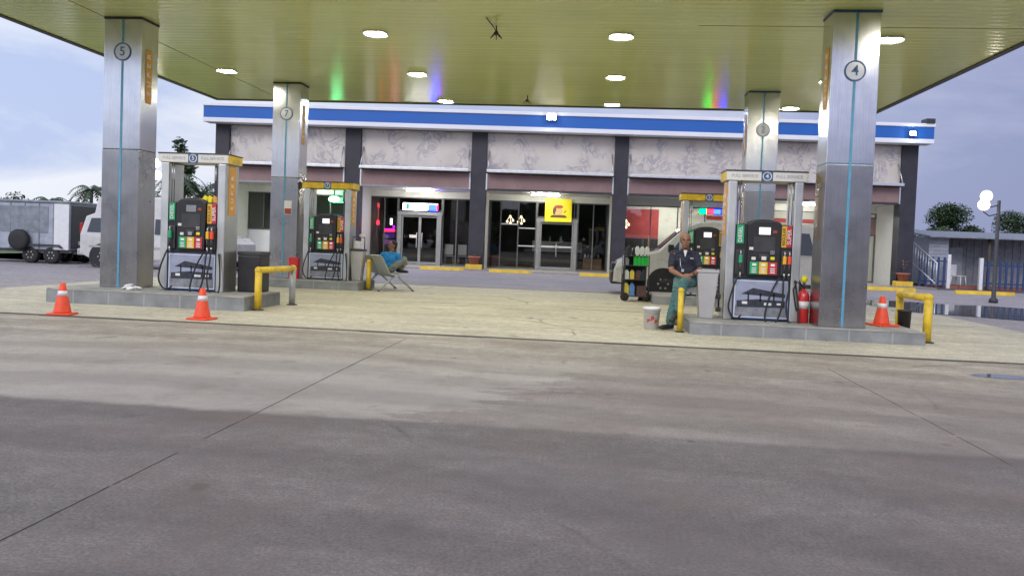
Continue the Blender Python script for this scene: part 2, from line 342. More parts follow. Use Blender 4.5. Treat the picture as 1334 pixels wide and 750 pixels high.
# ------------------------------------------------------------------ mesh builder
class MB:
    def __init__(s): s.bm = bmesh.new(); s.mi = 0
    def _tag(s, geom):
        for f in geom: f.material_index = s.mi
    def _new(s, fn, M4=None):
        before = set(s.bm.faces)
        vb = set(s.bm.verts)
        fn()
        if M4 is not None:
            bmesh.ops.transform(s.bm, matrix=M4, verts=[v for v in s.bm.verts if v not in vb])
        nf = [f for f in s.bm.faces if f not in before]
        s._tag(nf); return nf
    def box(s, a, b, bev=0., M4=None):
        c = [(a[i]+b[i])/2 for i in range(3)]; d = [abs(b[i]-a[i]) for i in range(3)]
        def fn():
            r = bmesh.ops.create_cube(s.bm, size=1, matrix=Matrix.Translation(c) @ Matrix.Diagonal((*d, 1)))
            if bev:
                vs = set(r['verts'])
                es = [e for e in s.bm.edges if e.verts[0] in vs and e.verts[1] in vs]
                bmesh.ops.bevel(s.bm, geom=es, offset=min(bev, min(d)*.45), segments=2, affect='EDGES', profile=.6)
        s._new(fn, M4); return s
    def cyl(s, p0, p1, r0, r1=None, seg=14, cap=True):
        p0 = Vector(p0); p1 = Vector(p1); d = p1-p0; r1 = r0 if r1 is None else r1
        mt = Matrix.Translation((p0+p1)/2) @ d.to_track_quat('Z', 'Y').to_matrix().to_4x4()
        nf = s._new(lambda: bmesh.ops.create_cone(s.bm, cap_ends=cap, segments=seg, radius1=r0, radius2=r1, depth=d.length, matrix=mt))
        for f in nf: f.smooth = len(f.verts) == 4
        return s
    def sph(s, c, r, seg=14, M4=None):
        r = (r, r, r) if isinstance(r, (int, float)) else r
        mt = Matrix.Translation(c) @ (M4 or Matrix.Identity(4)) @ Matrix.Diagonal((*r, 1))
        for f in s._new(lambda: bmesh.ops.create_uvsphere(s.bm, u_segments=seg, v_segments=max(6, seg*2//3), radius=1, matrix=mt)): f.smooth = True
        return s
    def tube(s, pts, r, seg=8):
        """one swept tube through points"""
        pts = [Vector(p) for p in pts]; rings = []
        up = Vector((0, 0, 1))
        def fn():
            prevn = None
            for i, p in enumerate(pts):
                t = (pts[min(i+1, len(pts)-1)]-pts[max(i-1, 0)]).normalized()
                if prevn is None:
                    n = t.cross(up) if abs(t.z) < .95 else t.cross(Vector((1, 0, 0)))
                else: n = prevn - t*prevn.dot(t)
                n.normalize(); prevn = n; b = t.cross(n)
                rr = r[i] if isinstance(r, (list, tuple)) else r
                rings.append([s.bm.verts.new(p+(n*math.cos(a)+b*math.sin(a))*rr) for a in [2*math.pi*k/seg for k in range(seg)]])
            for a, b2 in zip(rings, rings[1:]):
                for k in range(seg): s.bm.faces.new((a[k], a[(k+1) % seg], b2[(k+1) % seg], b2[k])).smooth = True
            s.bm.faces.new(rings[0][::-1]); s.bm.faces.new(rings[-1])
        s._new(fn); return s
    def lathe(s, prof, c=(0, 0, 0), seg=20):
        def fn():
            rings = [[s.bm.verts.new((c[0]+r*math.cos(2*math.pi*k/seg), c[1]+r*math.sin(2*math.pi*k/seg), c[2]+z)) for k in range(seg)] for r, z in prof]
            for a, b in zip(rings, rings[1:]):
                for k in range(seg): s.bm.faces.new((a[k], a[(k+1) % seg], b[(k+1) % seg], b[k])).smooth = True
            s.bm.faces.new(rings[0][::-1]); s.bm.faces.new(rings[-1])
        s._new(fn); return s
    def prism(s, poly, axis, a, b, bev=0.):
        """polygon in the plane across axis ('x': (y,z), 'y': (x,z), 'z': (x,y)) extruded a..b"""
        def P(u, v, w): return {'x': (w, u, v), 'y': (u, w, v), 'z': (u, v, w)}[axis]
        def fn():
            v0 = [s.bm.verts.new(P(u, v, a)) for u, v in poly]; v1 = [s.bm.verts.new(P(u, v, b)) for u, v in poly]
            n = len(poly); fs = [s.bm.faces.new(v0), s.bm.faces.new(v1[::-1])]
            for i in range(n): fs.append(s.bm.faces.new((v0[i], v1[i], v1[(i+1) % n], v0[(i+1) % n])))
            bmesh.ops.recalc_face_normals(s.bm, faces=fs)
            if bev:
                es = list({e for f in fs[:2] for e in f.edges})
                bmesh.ops.bevel(s.bm, geom=es, offset=bev, segments=2, affect='EDGES', profile=.6)
        s._new(fn); return s
    def quad(s, pts):
        f = s.bm.faces.new([s.bm.verts.new(p) for p in pts]); f.material_index = s.mi; return s
    def ring(s, c, r0, r1, y0, y1, seg=28):
        """annulus facing -Y, thickness y0..y1"""
        def fn():
            V = [[s.bm.verts.new((c[0]+r*math.cos(2*math.pi*k/seg), y, c[1]+r*math.sin(2*math.pi*k/seg))) for k in range(seg)] for r, y in ((r0, y0), (r1, y0), (r1, y1), (r0, y1))]
            for i in range(4):
                for k in range(seg): s.bm.faces.new((V[i][k], V[i][(k+1) % seg], V[(i+1) % 4][(k+1) % seg], V[(i+1) % 4][k]))
        s._new(fn); return s
    def build(s, name, mats, parent=None, loc=None, rz=0, recalc=True):
        if recalc: bmesh.ops.recalc_face_normals(s.bm, faces=s.bm.faces)
        me = bpy.data.meshes.new(name); s.bm.to_mesh(me); s.bm.free()
        o = bpy.data.objects.new(name, me); COL.objects.link(o)
        for m in (mats if isinstance(mats, list) else [mats]): me.materials.append(m)
        if parent: o.parent = parent
        if loc: o.location = loc
        o.rotation_euler.z = rz
        return o
def tag(o, label=None, cat=None, group=None, kind=None):
    if label: o['label'] = label
    if cat: o['category'] = cat
    if group: o['group'] = group
    if kind: o['kind'] = kind
    return o
def thing(name, loc, label, cat, group=None, rz=0):
    o = bpy.data.objects.new(name, None); COL.objects.link(o); o.location = loc; o.rotation_euler = (0, 0, rz); o.empty_display_size = .1
    return tag(o, label, cat, group)
def copy_tree(o, parent=None):
    c = o.copy(); COL.objects.link(c)
    if parent: c.parent = parent
    for ch in [x for x in COL.objects if x.parent == o]: copy_tree(ch, c)
    return c
def B(a, b, name, mat, parent, bev=0.): return MB().box(a, b, bev).build(name, mat, parent)
FACE = {'-y': Matrix.Rotation(R(90), 4, 'X'), '+x': Matrix.Rotation(R(90), 4, 'Z') @ Matrix.Rotation(R(90), 4, 'X'), '-x': Matrix.Rotation(R(-90), 4, 'Z') @ Matrix.Rotation(R(90), 4, 'X')}
def text(name, s, size, mat, parent, pos, face='-y', turn=0, xs=1.):
    key = (s, size)
    if key in _TX: me = _TX[key].copy()
    else:
        me = _mk(name, s, size); _TX[key] = me.copy()
    me.transform(Matrix.Translation(pos) @ FACE[face] @ Matrix.Rotation(R(turn), 4, 'Z') @ Matrix.Diagonal((xs, 1, 1, 1)))
    o = bpy.data.objects.new(name, me); COL.objects.link(o); me.materials.clear(); me.materials.append(mat); o.parent = parent
    return o
_TX = {}
def _mk(name, s, size):
    cu = bpy.data.curves.new(name, 'FONT'); cu.body = s; cu.size = size; cu.extrude = .001; cu.align_x = 'CENTER'; cu.align_y = 'CENTER'; cu.offset = size*.012
    t = bpy.data.objects.new(name, cu); COL.objects.link(t)
    me = bpy.data.meshes.new_from_object(t.evaluated_get(bpy.context.evaluated_depsgraph_get()))
    bpy.data.objects.remove(t)
    return me
def struct(o): o['kind'] = 'structure'; return o
#==SETTING==
# ------------------------------------------------------------------ ground sheets
def sheet(name, x0, x1, y0, y1, z, mat):
    return struct(MB().quad([(x0, y0, z), (x1, y0, z), (x1, y1, z), (x0, y1, z)]).build(name, mat))
sheet('ground', -600, 600, -300, 900, -.012, M['earth'])
sheet('front_pavement', -40, 40, -25, 10.38, 0, M['front'])
sheet('forecourt', -11.2, 7.6, 10.43, 21.3, 0, M['slab'])
sheet('parking_apron', -24, 24, 21.3, 33.2, -.004, M['apron'])
sheet('side_pavement_left', -40, -11.2, 10.43, 21.3, -.004, M['apron'])
sheet('side_pavement_right', 7.6, 40, 10.43, 21.3, -.004, M['apron'])
sheet('side_road', -40, -17.2, 21.3, 26.0, -.008, M['apron'])
sheet('grass_verge', -60, -17.4, 26, 60, -.004, M['verge'])
# drain slot between the two pours, with broken edges
bm = MB()
x = -30.
random.seed(3)
while x < 26:
    l = random.uniform(.6, 1.8); w = random.uniform(.035, .06)
    w *= 2.6; bm.box((x, 10.43-w, -.03), (x+l, 10.43, .0025+random.uniform(0, .002))); x += l
struct(bm.build('drain_joint', M['drain']))
bm = MB()
for xx, y0, y1 in ((-2.28, 4.6, 9.4), (-2.28, 1.2, 3.9), (2.6, 5.2, 9.), (-9.4, -2, 10.2)):   # sawn joints along Y in the front pour, partly filled
    y = y0
    while y < y1:
        l = random.uniform(.25, .9); q = random.uniform(-.006, .006); bm.box((xx-.004+q, y, -.01), (xx+.004+q, y+l, .002+random.uniform(0, .002))); y += l + random.choice((0.01, .02, .05, .3 if xx > 0 else .03))
x = -11.1
while x < 7.5:
    l = random.uniform(.5, 2.); bm.box((x, 15.6, -.01), (x+l, 15.609, .003)); x += l+random.uniform(.1, 1.5)
bm.box((-11.2, 21.27, -.01), (7.6, 21.32, .005))
struct(bm.build('pavement_joints', M['joint']))
# puddle
pts = []
for k in range(40):
    a = 2*math.pi*k/40; rr = 1+.16*math.sin(3*a+1)+.1*math.sin(7*a)
    pts.append((9.6+2.9*rr*math.cos(a), 20.9+2.5*rr*math.sin(a), .006))
struct(MB().quad(pts).build('puddle', M['water']))
pts = [(4.45+.32*math.cos(2*math.pi*k/24)*(1+.2*math.sin(3*k)), 9.15+.16*math.sin(2*math.pi*k/24), .004) for k in range(24)]
struct(MB().quad(pts).build('puddle', M['water']))

# ------------------------------------------------------------------ canopy
CZ = 4.75; CX0, CX1, CY0, CY1 = -10.2, 6.78, 9.8, 20.75
can = thing('fuel_canopy', (-1.7, 15.3, 0), 'large flat station canopy with glossy olive slatted underside over the pumps', 'canopy')
hx = (CX1-CX0)/2; hy = (CY1-CY0)/2
B((-hx+.12, -hy+.12, CZ), (hx-.12, hy-.12, CZ+.06), 'soffit', M['soffit'], can)
bm = MB()
for a, b in (((-hx, -hy, 0), (hx, -hy+.12, 0)), ((-hx, hy-.12, 0), (hx, hy, 0)), ((-hx, -hy+.12, 0), (-hx+.12, hy-.12, 0)), ((hx-.12, -hy+.12, 0), (hx, hy-.12, 0))):
    bm.box((a[0], a[1], CZ-.02), (b[0], b[1], CZ+.08))
bm.build('edge_trim', M['dark'], can)
bm = MB()
e = .03
for a, b in (((-hx-e, -hy-e), (hx+e, -hy)), ((-hx-e, hy), (hx+e, hy+e)), ((-hx-e, -hy), (-hx, hy)), ((hx, -hy), (hx+e, hy))):
    bm.mi = 0; bm.box((a[0], a[1], CZ+.0), (b[0], b[1], CZ+.9))
bm.build('fascia', M['fwhite'], can)
bm = MB(); e2 = .04
for a, b in (((-hx-e2, -hy-e2), (hx+e2, -hy-e)), ((-hx-e2, hy+e), (hx+e2, hy+e2)), ((-hx-e2, -hy-e), (-hx-e, hy+e)), ((hx+e, -hy-e), (hx+e2, hy+e))):
    bm.box((a[0], a[1], CZ+.3), (b[0], b[1], CZ+.65))
bm.build('fascia_stripe', M['fblue'], can)
B((-hx, -hy, CZ+.82), (hx, hy, CZ+.88), 'roof_deck', M['steelgrey'], can)
bm = MB()
bm.box((-6.608, -hy+.2, CZ-.004), (-6.592, hy-.2, CZ+.01))
bm.build('soffit_seam', M['seam'], can)
B((3.2, -2.3, CZ-.004), (hx-.2, -2.288, CZ+.01), 'soffit_seam', M['seam'], can)

# recessed canopy lamps
def canopy_lamp(x, y, lab):
    t = thing('canopy_light', (x, y, CZ), lab, 'ceiling light', 'lit canopy downlights')
    sq = []
    for k in range(24):
        a = 2*math.pi*k/24; c, s_ = math.cos(a), math.sin(a); p = 3.2
        r = .165/((abs(c)**p+abs(s_)**p)**(1/p)); sq.append((r*c, r*s_))
    MB().prism([(u*1.22, v*1.22) for u, v in sq], 'z', -.022, -.001).build('housing', M['white'], t)
    MB().prism(sq, 'z', -.034, -.0225, .004).build('diffuser', M['E_can'], t)
    lip = MB()
    for k in range(24):
        a = sq[k]; c = sq[(k+1) % 24]; lip.quad([(a[0]*1.21, a[1]*1.21, -.022), (c[0]*1.21, c[1]*1.21, -.022), (c[0]*1.24, c[1]*1.24, -.042), (a[0]*1.24, a[1]*1.24, -.042)])
        lip.quad([(a[0]*1.24, a[1]*1.24, -.042), (c[0]*1.24, c[1]*1.24, -.042), (c[0]*1.05, c[1]*1.05, -.030), (a[0]*1.05, a[1]*1.05, -.030)])
    lip.build('trim_ring', M['white'], t)
rows = [(10.35, None), (13.65, 'front visible row'), (16.95, 'middle row'), (20.2, 'back row')]
colsn = [(-8.1, 'leftmost'), (-3.87, 'second from the left'), (.31, 'third from the left'), (4.6, 'rightmost')]
for y, rn in rows:
    for x, cn in colsn:
        if rn is None: lab = 'lit square downlight in the canopy row above the picture, %s' % cn
        elif x < -5: lab = {'front visible row': 'lit downlight above the column marked 5, half hidden', 'middle row': 'lit downlight alone between the two left steel columns', 'back row': 'lit downlight hidden near the back left column'}[rn]
        elif x > 4: lab = {'front visible row': 'lit downlight just right of the column marked 4', 'middle row': 'lit downlight touching the left side of column 4', 'back row': 'lit downlight just right of the column marked 2'}[rn]
        else: lab = 'bright square downlight, %s, in the canopy %s' % (cn, rn)
        canopy_lamp(x, y, lab)
# bare wiring brackets
for (x, y, lab, n) in ((-1.72, 13.15, 'dark wire bracket dangling from the canopy near the top edge', 5), (-1.72, 19.3, 'dark wire bracket dangling from the canopy nearest the store', 4)):
    t = thing('hanging_bracket', (x, y, CZ), lab, 'bracket', 'loose brackets under the canopy')
    MB().cyl((0, 0, 0), (0, 0, -.10), .012).sph((0, 0, -.12), .04, 10).build('stem', M['dark'], t)
    for k in range(n):
        a = 2*math.pi*k/n+.4
        MB().tube([(0, 0, -.12), (.05*math.cos(a), .05*math.sin(a), -.14), (.10*math.cos(a), .10*math.sin(a), -.20)], .009, 6).build('wire_arm', M['dark'], t)
    if n == 5: MB().tube([(0, 0, -.1), (-.03, -.2, -.06), (-.10, -.5, -.01)], .009, 6).build('cable', M['dark'], t)

# ------------------------------------------------------------------ steel columns
def column(x, y, num, z0, lab, w=.66, dp=.52, band=1, collar=False):
    t = thing('canopy_column', (x, y+dp/2, 0), lab, 'column', 'steel clad canopy columns')
    h = w/2; d = dp/2; zj = 2.55
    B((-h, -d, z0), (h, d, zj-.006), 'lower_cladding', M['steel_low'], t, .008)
    B((-h+.006, -d+.006, zj-.006), (h-.006, d-.006, zj+.006), 'joint_strip', M['stripe'] if num in '24' else M['dark'], t)
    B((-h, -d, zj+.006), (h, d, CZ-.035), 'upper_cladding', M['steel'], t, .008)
    B((-h-.008, -d-.008, CZ-.035), (h+.008, d+.008, CZ-.002), 'collar', M['navy'] if collar else M['dark'], t)
    zb = {'5': 4.17, '4': 3.88, '2': 3.90}.get(num, 4.02)
    bm = MB(); bm.box((-.018, -d-.006, z0+.01), (.018, -d-.0005, zb-.155)); bm.box((-.018, -d-.006, zb+.155), (.018, -d-.0005, CZ-.04)); bm.build('stripe', M['stripe'], t)
    b = MB().ring((0, zb), 0.0005, .128, -d-.010, -d-.001).build('number_plate', M['badge'], t)
    MB().ring((0, zb), .131, .150, -d-.014, -d-.0005).build('number_ring', M['navy'], b)
    text('number', num, .21, M['navy'], b, (0, -d-.013, zb))
    sx = band
    s = B((sx*h if sx > 0 else -h-.006, -.12, 3.35), (h+.006 if sx > 0 else -h, .06, 4.25), 'side_banner', M['orange'], t)
    for k in range(5):
        text('letter', 'SUPER'[k], .15, M['cream'], s, (sx*(h+.0075), -.03, 3.52+.155*k), '+x' if sx > 0 else '-x', 90)
    return t
column(-7.95, 12.83, '5', .23, 'tall steel column marked 5 on the front left island')
column(3.62, 12.08, '4', .19, 'tall steel column marked 4 beside the red fire extinguisher', band=-1, collar=True)
cBL = column(-7.22, 18.2, '7', .2, 'steel column with small paper notice on the back left island')
column(3.58, 18.2, '2', .2, 'steel column marked 2 behind the front right pump', band=-1, collar=True)
n = tag(MB().box((-.09, -.012, -.16), (.09, -.006, .16)).build('paper_notice', M['paper'], None, (-7.12, 18.2, 1.85)), 'small white and red paper notice stuck on back left column', 'notice')
n['category'] = 'notice'
B((-.08, -.0135, -.15), (.08, -.0121, -.02), 'red_print', M['redprint'], n)

# ------------------------------------------------------------------ pump islands
def island(x0, x1, y0, y1, h, lab):
    t = thing('pump_island', ((x0+x1)/2, (y0+y1)/2, 0), lab, 'pump island', 'concrete pump islands')
    hx = (x1-x0)/2; hy = (y1-y0)/2; c = .18
    poly = [(-hx, -hy), (hx, -hy), (hx, hy), (-hx, hy)]
    MB().prism(poly, 'z', -.02, h-.03, 0).build('kerb', M['kerb'], t)
    MB().prism([(u*.998, v*.995) for u, v in poly], 'z', h-.03, h, .012).build('top_slab', M['islandtop'], t)
    return t
island(-8.75, -5.42, 12.15, 13.6, .23, 'grey concrete island under the pump between two front cones')
island(1.45, 4.75, 11.98, 13.45, .19, 'grey concrete island under the pump marked 4')
island(-8.6, -5.3, 17.9, 19.3, .2, 'grey concrete island behind, beside the metal bench')
island(1.35, 4.6, 17.9, 19.3, .2, 'grey concrete island behind the seated man, near the white van')

# ------------------------------------------------------------------ dispensers
def dispenser(x, y, z, lab, num, signmat, lit=True, tags=False):
    t = thing('fuel_dispenser', (x, y, z), lab, 'fuel pump', 'fuel dispensers on the islands')
    d = .27
    # pillars
    for s in (-1, 1):
        p = MB().box((s*.49-.065, -d+.02, 0), (s*.49+.065, d-.02, 2.12), .015).build('pillar', M['pillar'], t)
        MB().box((s*.5555, -.13, 1.28), (s*.5605, .13, 2.1)).build('side_banner', M['orange'], p)
        for k, ch in enumerate('SUPER'):
            text('letter', ch, .13, M['cream'], p, (s*.562, 0, 1.40+.125*k), '+x' if s > 0 else '-x', 90)
    # top sign
    B((-.60, -d, 2.125), (.60, d, 2.265), 'top_sign', signmat, t, .01)
    B((-.61, -d-.01, 2.265), (.61, d+.01, 2.285), 'sign_cap', M['dark'], t, .004)
    for s in (-1, 1):
        MB().box((s*.6005, -d+.01, 2.13), (s*.606, d-.01, 2.26)).build('sign_end', M['yellow'], t)
        text('lettering', 'FULL SERVICE', .065, M['badge'] if signmat != M['yellow'] else M['gold'], t, (s*.33, -d-.0012, 2.195), xs=1.0)
    nb = MB().box((-.085, -d-.008, 2.115), (.085, -d-.0005, 2.275), .003).build('number_badge', M['navy'], t)
    MB().ring((0, 2.195), .056, .068, -d-.0105, -d-.0079, 22).build('badge_ring', M['white'], nb)
    text('number', num, .095, M['white'], nb, (0, -d-.010, 2.195))
    # cabinet with arched top
    poly = [(-.42, .64), (.42, .64), (.42, 1.46), (.30, 1.475)]
    for k in range(11):
        a = math.pi*k/10; poly.append((.26*math.cos(a), 1.475+.075*math.sin(a)))
    poly += [(-.30, 1.475), (-.42, 1.46)]
    MB().prism(poly, 'y', -d+.03, d-.03, .012).build('cabinet', M['black'], t)
    hd = MB().prism([(-.235, .69), (.235, .69), (.25, 1.47), (.16, 1.52), (-.16, 1.52), (-.25, 1.47)], 'y', -d-.025, -d+.029, .012).build('head_panel', M['black'], t)
    B((-.085, -d-.032, 1.315), (.085, -d-.0255, 1.425), 'screen', M['E_scr'] if lit else M['scr_off'], hd, .003)
    B((-.16, -d-.032, 1.05), (.16, -d-.0255, 1.28), 'display_bezel', M['dark'], hd, .004)
    B((-.07, -d-.045, .95), (.07, -d-.0255, 1.02), 'card_reader', M['dark'], hd, .01)
    B((-.035, -d-.05, .93), (.035, -d-.0455, .985), 'receipt', M['paper'] if lit else M['badge'], hd)
    for k, mm in enumerate(('green', 'gold', 'red')):
        x0 = -.20+.137*k
        b = B((x0, -d-.034, .715), (x0+.128, -d-.0255, .90), 'grade_button', M[mm], hd, .003)
        B((x0+.035, -d-.0375, .84), (x0+.093, -d-.0341, .875), 'price_display', M['E_btn'], b)
        for j in range(3): B((x0+.03, -d-.036, .735+.03*j), (x0+.098, -d-.0341, .75+.03*j), 'print_line', M['conewhite'], b)
    for k, (sx_, sz, mm) in enumerate(((-.19, 1.10, 'paper'), (.13, .96, 'tread'), (-.15, .95, 'paper'), (.15, 1.36, 'redprint'))):
        B((sx_-.03, -d-.0345, sz-.022), (sx_+.03, -d-.0325, sz+.022), 'sticker', M[mm], hd)
    kp = MB()
    for kx in range(3):
        for kz in range(3): kp.box((.095+.022*kx, -d-.040, .99+.02*kz+.03), (.111+.022*kx, -d-.0325, 1.004+.02*kz+.03), .002)
    kp.build('keypad', M['badge'], hd)
    # side bays with grade panels
    g = B((-.405, -d+.012, 1.17), (-.30, -d+.029, 1.455), 'grade_panel', M['green'], t, .002)
    text('lettering', 'DIESEL', .082, M['white'], g, (-.352, -d+.0105, 1.31), turn=90)
    g = B((.26, -d+.012, 1.13), (.335, -d+.029, 1.455), 'grade_panel', M['gold'], t, .002)
    text('lettering', 'REGULAR', .062, M['black'], g, (.297, -d+.0105, 1.29), turn=90)
    g = B((.338, -d+.012, 1.13), (.412, -d+.029, 1.455), 'grade_panel', M['red'], t, .002)
    text('lettering', 'SUPER', .082, M['white'], g, (.375, -d+.0105, 1.29), turn=90)
    for x0, x1 in ((-.41, -.28), (.265, .415)): B((x0, -d-.004, .70), (x1, -d+.029, 1.08), 'nozzle_bay', M['dark'], t, .01)
    # nozzles and hoses
    for nx, mm, drop in ((-.345, 'green', -.46), (.305, 'gold', .14), (.375, 'redn', .40)):
        nm = M['green'] if mm == 'green' else (M['gold'] if mm == 'gold' else M['cone'])
        nz = MB()
        nz.box((nx-.026, -d-.075, .87), (nx+.026, -d-.012, 1.0), .016)
        nz.build('nozzle', nm, t)
        MB().tube([(nx, -d-.05, .99), (nx, -d-.06, 1.04), (nx, -d-.03, 1.07)], .011, 8).build('spout', M['alu'], t)
        MB().tube([(nx, -d-.06, .88), (nx, -d-.065, .80), (nx, -d-.05, .74)], .017, 8).build('grip', M['dark'], t)
        pts = []
        if mm == 'green': ctl = [(nx, -d-.05, .75), (nx-.06, -d-.08, .60), (-.47, -d-.10, .40), (-.50, -d-.10, .20), (-.44, -d-.09, .06), (-.36, -d-.06, .03), (-.30, -d-.03, .08)]
        elif mm == 'gold': ctl = [(nx, -d-.05, .75), (nx-.01, -d-.09, .5), (nx-.02, -d-.12, .25), (nx-.10, -d-.12, .0), (nx-.2, -d-.12, -.06), (nx-.26, -d-.1, .08), (nx-.19, -d-.06, .4), (nx-.07, -d-.03, .66)]
        else: ctl = [(nx, -d-.05, .75), (nx+.0, -d-.1, .5), (nx-.03, -d-.12, .28), (nx+.0, -d-.13, .05), (nx+.09, -d-.13, -.05), (nx+.17, -d-.1, .04), (nx+.15, -d-.04, .35), (nx+.11, -d-.01, .64)]
        # Catmull-Rom
        C = [Vector(c) for c in ctl]
        for i in range(len(C)-1):
            p0, p1, p2, p3 = C[max(i-1, 0)], C[i], C[i+1], C[min(i+2, len(C)-1)]
            for q in range(5):
                u = q/5; pts.append(.5*((2*p1)+(-p0+p2)*u+(2*p0-5*p1+4*p2-p3)*u*u+(-p0+3*p1-3*p2+p3)*u**3))
        pts.append(C[-1])
        MB().tube(pts, .0135, 8).build('hose', M['rubber'], t)
        MB().cyl((nx, -d-.055, .74), (nx, -d-.06, .66), .014).build('swivel', M['alu'], t)
    # retractor cables at the top
    for cx in (-.40, -.36, .36, .41):
        MB().cyl((cx, -d+.08, 1.47), (cx, -d+.08, 2.12), .006, seg=6).build('retractor_cable', M['dark'], t)
        MB().cyl((cx, -d+.08, 1.84), (cx, -d+.08, 2.06), .013, seg=8).build('spring', M['alu'], t)
    # lower cabinet and printed picture
    B((-.42, -d+.035, .02), (.42, d-.03, .635), 'lower_cabinet', M['navy'], t, .01)
    pc = MB(); y0 = -d+.0335
    def Q(x0, z0, x1, z1, k, mi): pc.mi = mi; yy = y0-.0006*k; pc.quad([(x0, yy, z0), (x1, yy, z0), (x1, yy, z1), (x0, yy, z1)])
    Q(-.40, .045, .40, .615, 0, 0)
    Q(-.385, .06, .385, .60, 1, 1)
    Q(-.385, .06, .385, .23, 2, 2)
    pc.mi = 3; yy = y0-.0018
    pc.quad([(-.30, yy, .40), (.36, yy, .365), (.36, yy, .42), (-.12, yy, .50)])
    pc.quad([(-.36, yy, .20), (.36, yy, .21), (.36, yy, .315), (-.05, yy, .33), (-.36, yy, .30)])
    for qx in (-.2, -.02, .18): pc.quad([(qx, yy, .3), (qx+.025, yy, .3), (qx+.025, yy, .42), (qx, yy, .42)])
    Q(-.28, .25, -.2, .29, 5, 0); Q(.05, .24, .16, .28, 5, 0); Q(.24, .25, .3, .28, 5, 0)
    pc.build('picture_panel', [M['white'], M['psky'], M['pgrey'], M['pdark']], t, recalc=False)
    if tags:
        for k, (cx, mm) in enumerate(((.2, 'tread'), (.28, 'tread'), (.36, 'orange'))):
            MB().prism([(cx-.05, 1.48), (cx+.05, 1.48), (cx+.04, 1.57), (cx-.01, 1.6), (cx-.045, 1.55)], 'y', -d+.05, -d+.06).build('price_tag', M[mm], t)
    return t
dispenser(2.57, 12.6+.25, .19, 'fuel pump under white sign marked 4, beside seated man', '4', M['cream'])
dispenser(-6.62, 12.75+.25, .23, 'fuel pump with yellow tags on top behind the front traffic cones', '5', M['cream'], False, True)
dispenser(-6.20, 18.3+.2, .2, 'smaller looking fuel pump with yellow sign left of the metal bench', '7', M['yellow'])
dispenser(2.50, 18.3+.2, .2, 'fuel pump with yellow sign partly hidden by the seated man', '2', M['yellow'])

# ------------------------------------------------------------------ yellow guard rails and posts
def arch(pts, r, lab, grey=False):
    t = thing('guard_rail', (pts[0][0], pts[0][1], 0), lab, 'guard rail', 'yellow pipe guards at the island ends')
    o = Vector(pts[0]); P = [Vector(p)-Vector((o.x, o.y, 0)) for p in pts]
    MB().cyl(P[0], (P[0].x, P[0].y, P[1].z), r, seg=18).build('post', M['yellow'], t)
    MB().cyl((P[3].x, P[3].y, 0), P[2], r, seg=18).build('post', M['yellow'] if not grey else M['steelgrey'], t)
    MB().tube([P[1], P[1]+Vector((0, 0, .001)), P[2]], r*.96, 18).sph(P[1], r*1.12, 16).sph(P[2], r*1.12, 16).build('top_rail', M['yellow'], t)
    for q in (P[0], P[3]): MB().lathe([(r*1.7, 0), (r*1.7, .012), (r*1.2, .02)], (q.x, q.y, 0)).build('base_plate', M['dark'], t)
arch([(-5.32, 12.43, 0), (-5.32, 12.43, .64), (-5.22, 13.65, .64), (-5.22, 13.65, 0)], .055, 'yellow pipe guard rail in front of black bin on left island', True)
arch([(4.93, 12.4, 0), (4.93, 12.4, .66), (5.02, 13.75, .64), (5.02, 13.75, 0)], .06, 'yellow pipe guard rail beside the cone at right island end')
arch([(1.33, 12.22, 0), (1.33, 12.22, .62), (1.40, 13.35, .62), (1.40, 13.35, 0)], .042, 'worn yellow pipe guard rail under the seated man', True)
arch([(-5.2, 18.4, 0), (-5.2, 18.4, .66), (-5.46, 19.3, .66), (-5.46, 19.3, 0)], .055, 'yellow pipe guard rail behind the metal bench', True)

# ------------------------------------------------------------------ cones
def cone(x, y, z, lab, h=.44, rz=0):
    t = thing('traffic_cone', (x, y, z), lab, 'traffic cone', 'orange traffic cones', rz)
    k = h/.44
    MB().box((-.155*k, -.155*k, 0), (.155*k, .155*k, .028), .012).build('base', M['cone'], t)
    prof = [(.118*k, .028), (.112*k, .05), (.036*k, h-.01), (.03*k, h), (.018*k, h-.004)]
    MB().lathe(prof, seg=24).build('body', M['cone'], t)
    r = lambda z: .112*k+(.036-.112)*k*(z-.05)/(h-.06)+.002
    MB().lathe([(r(.265*k), .265*k), (r(.335*k), .335*k)], seg=24).build('reflective_band', M['conewhite'], t)
    return t
cone(-7.33, 10.52, 0, 'orange cone at far left in front of the steel column', rz=.2)
cone(-5.42, 10.78, 0, 'orange cone in front of the left fuel pump', rz=-.1)
cone(4.40, 12.75, .19, 'orange cone standing on the right island beside the steel column', .45, .3)
B((-.17, -.17, .0), (.17, .17, .03), 'spare_base', M['cone'], cone(4.43, 12.78, .19, 'second orange cone nested under the cone on right island', .36, .5))

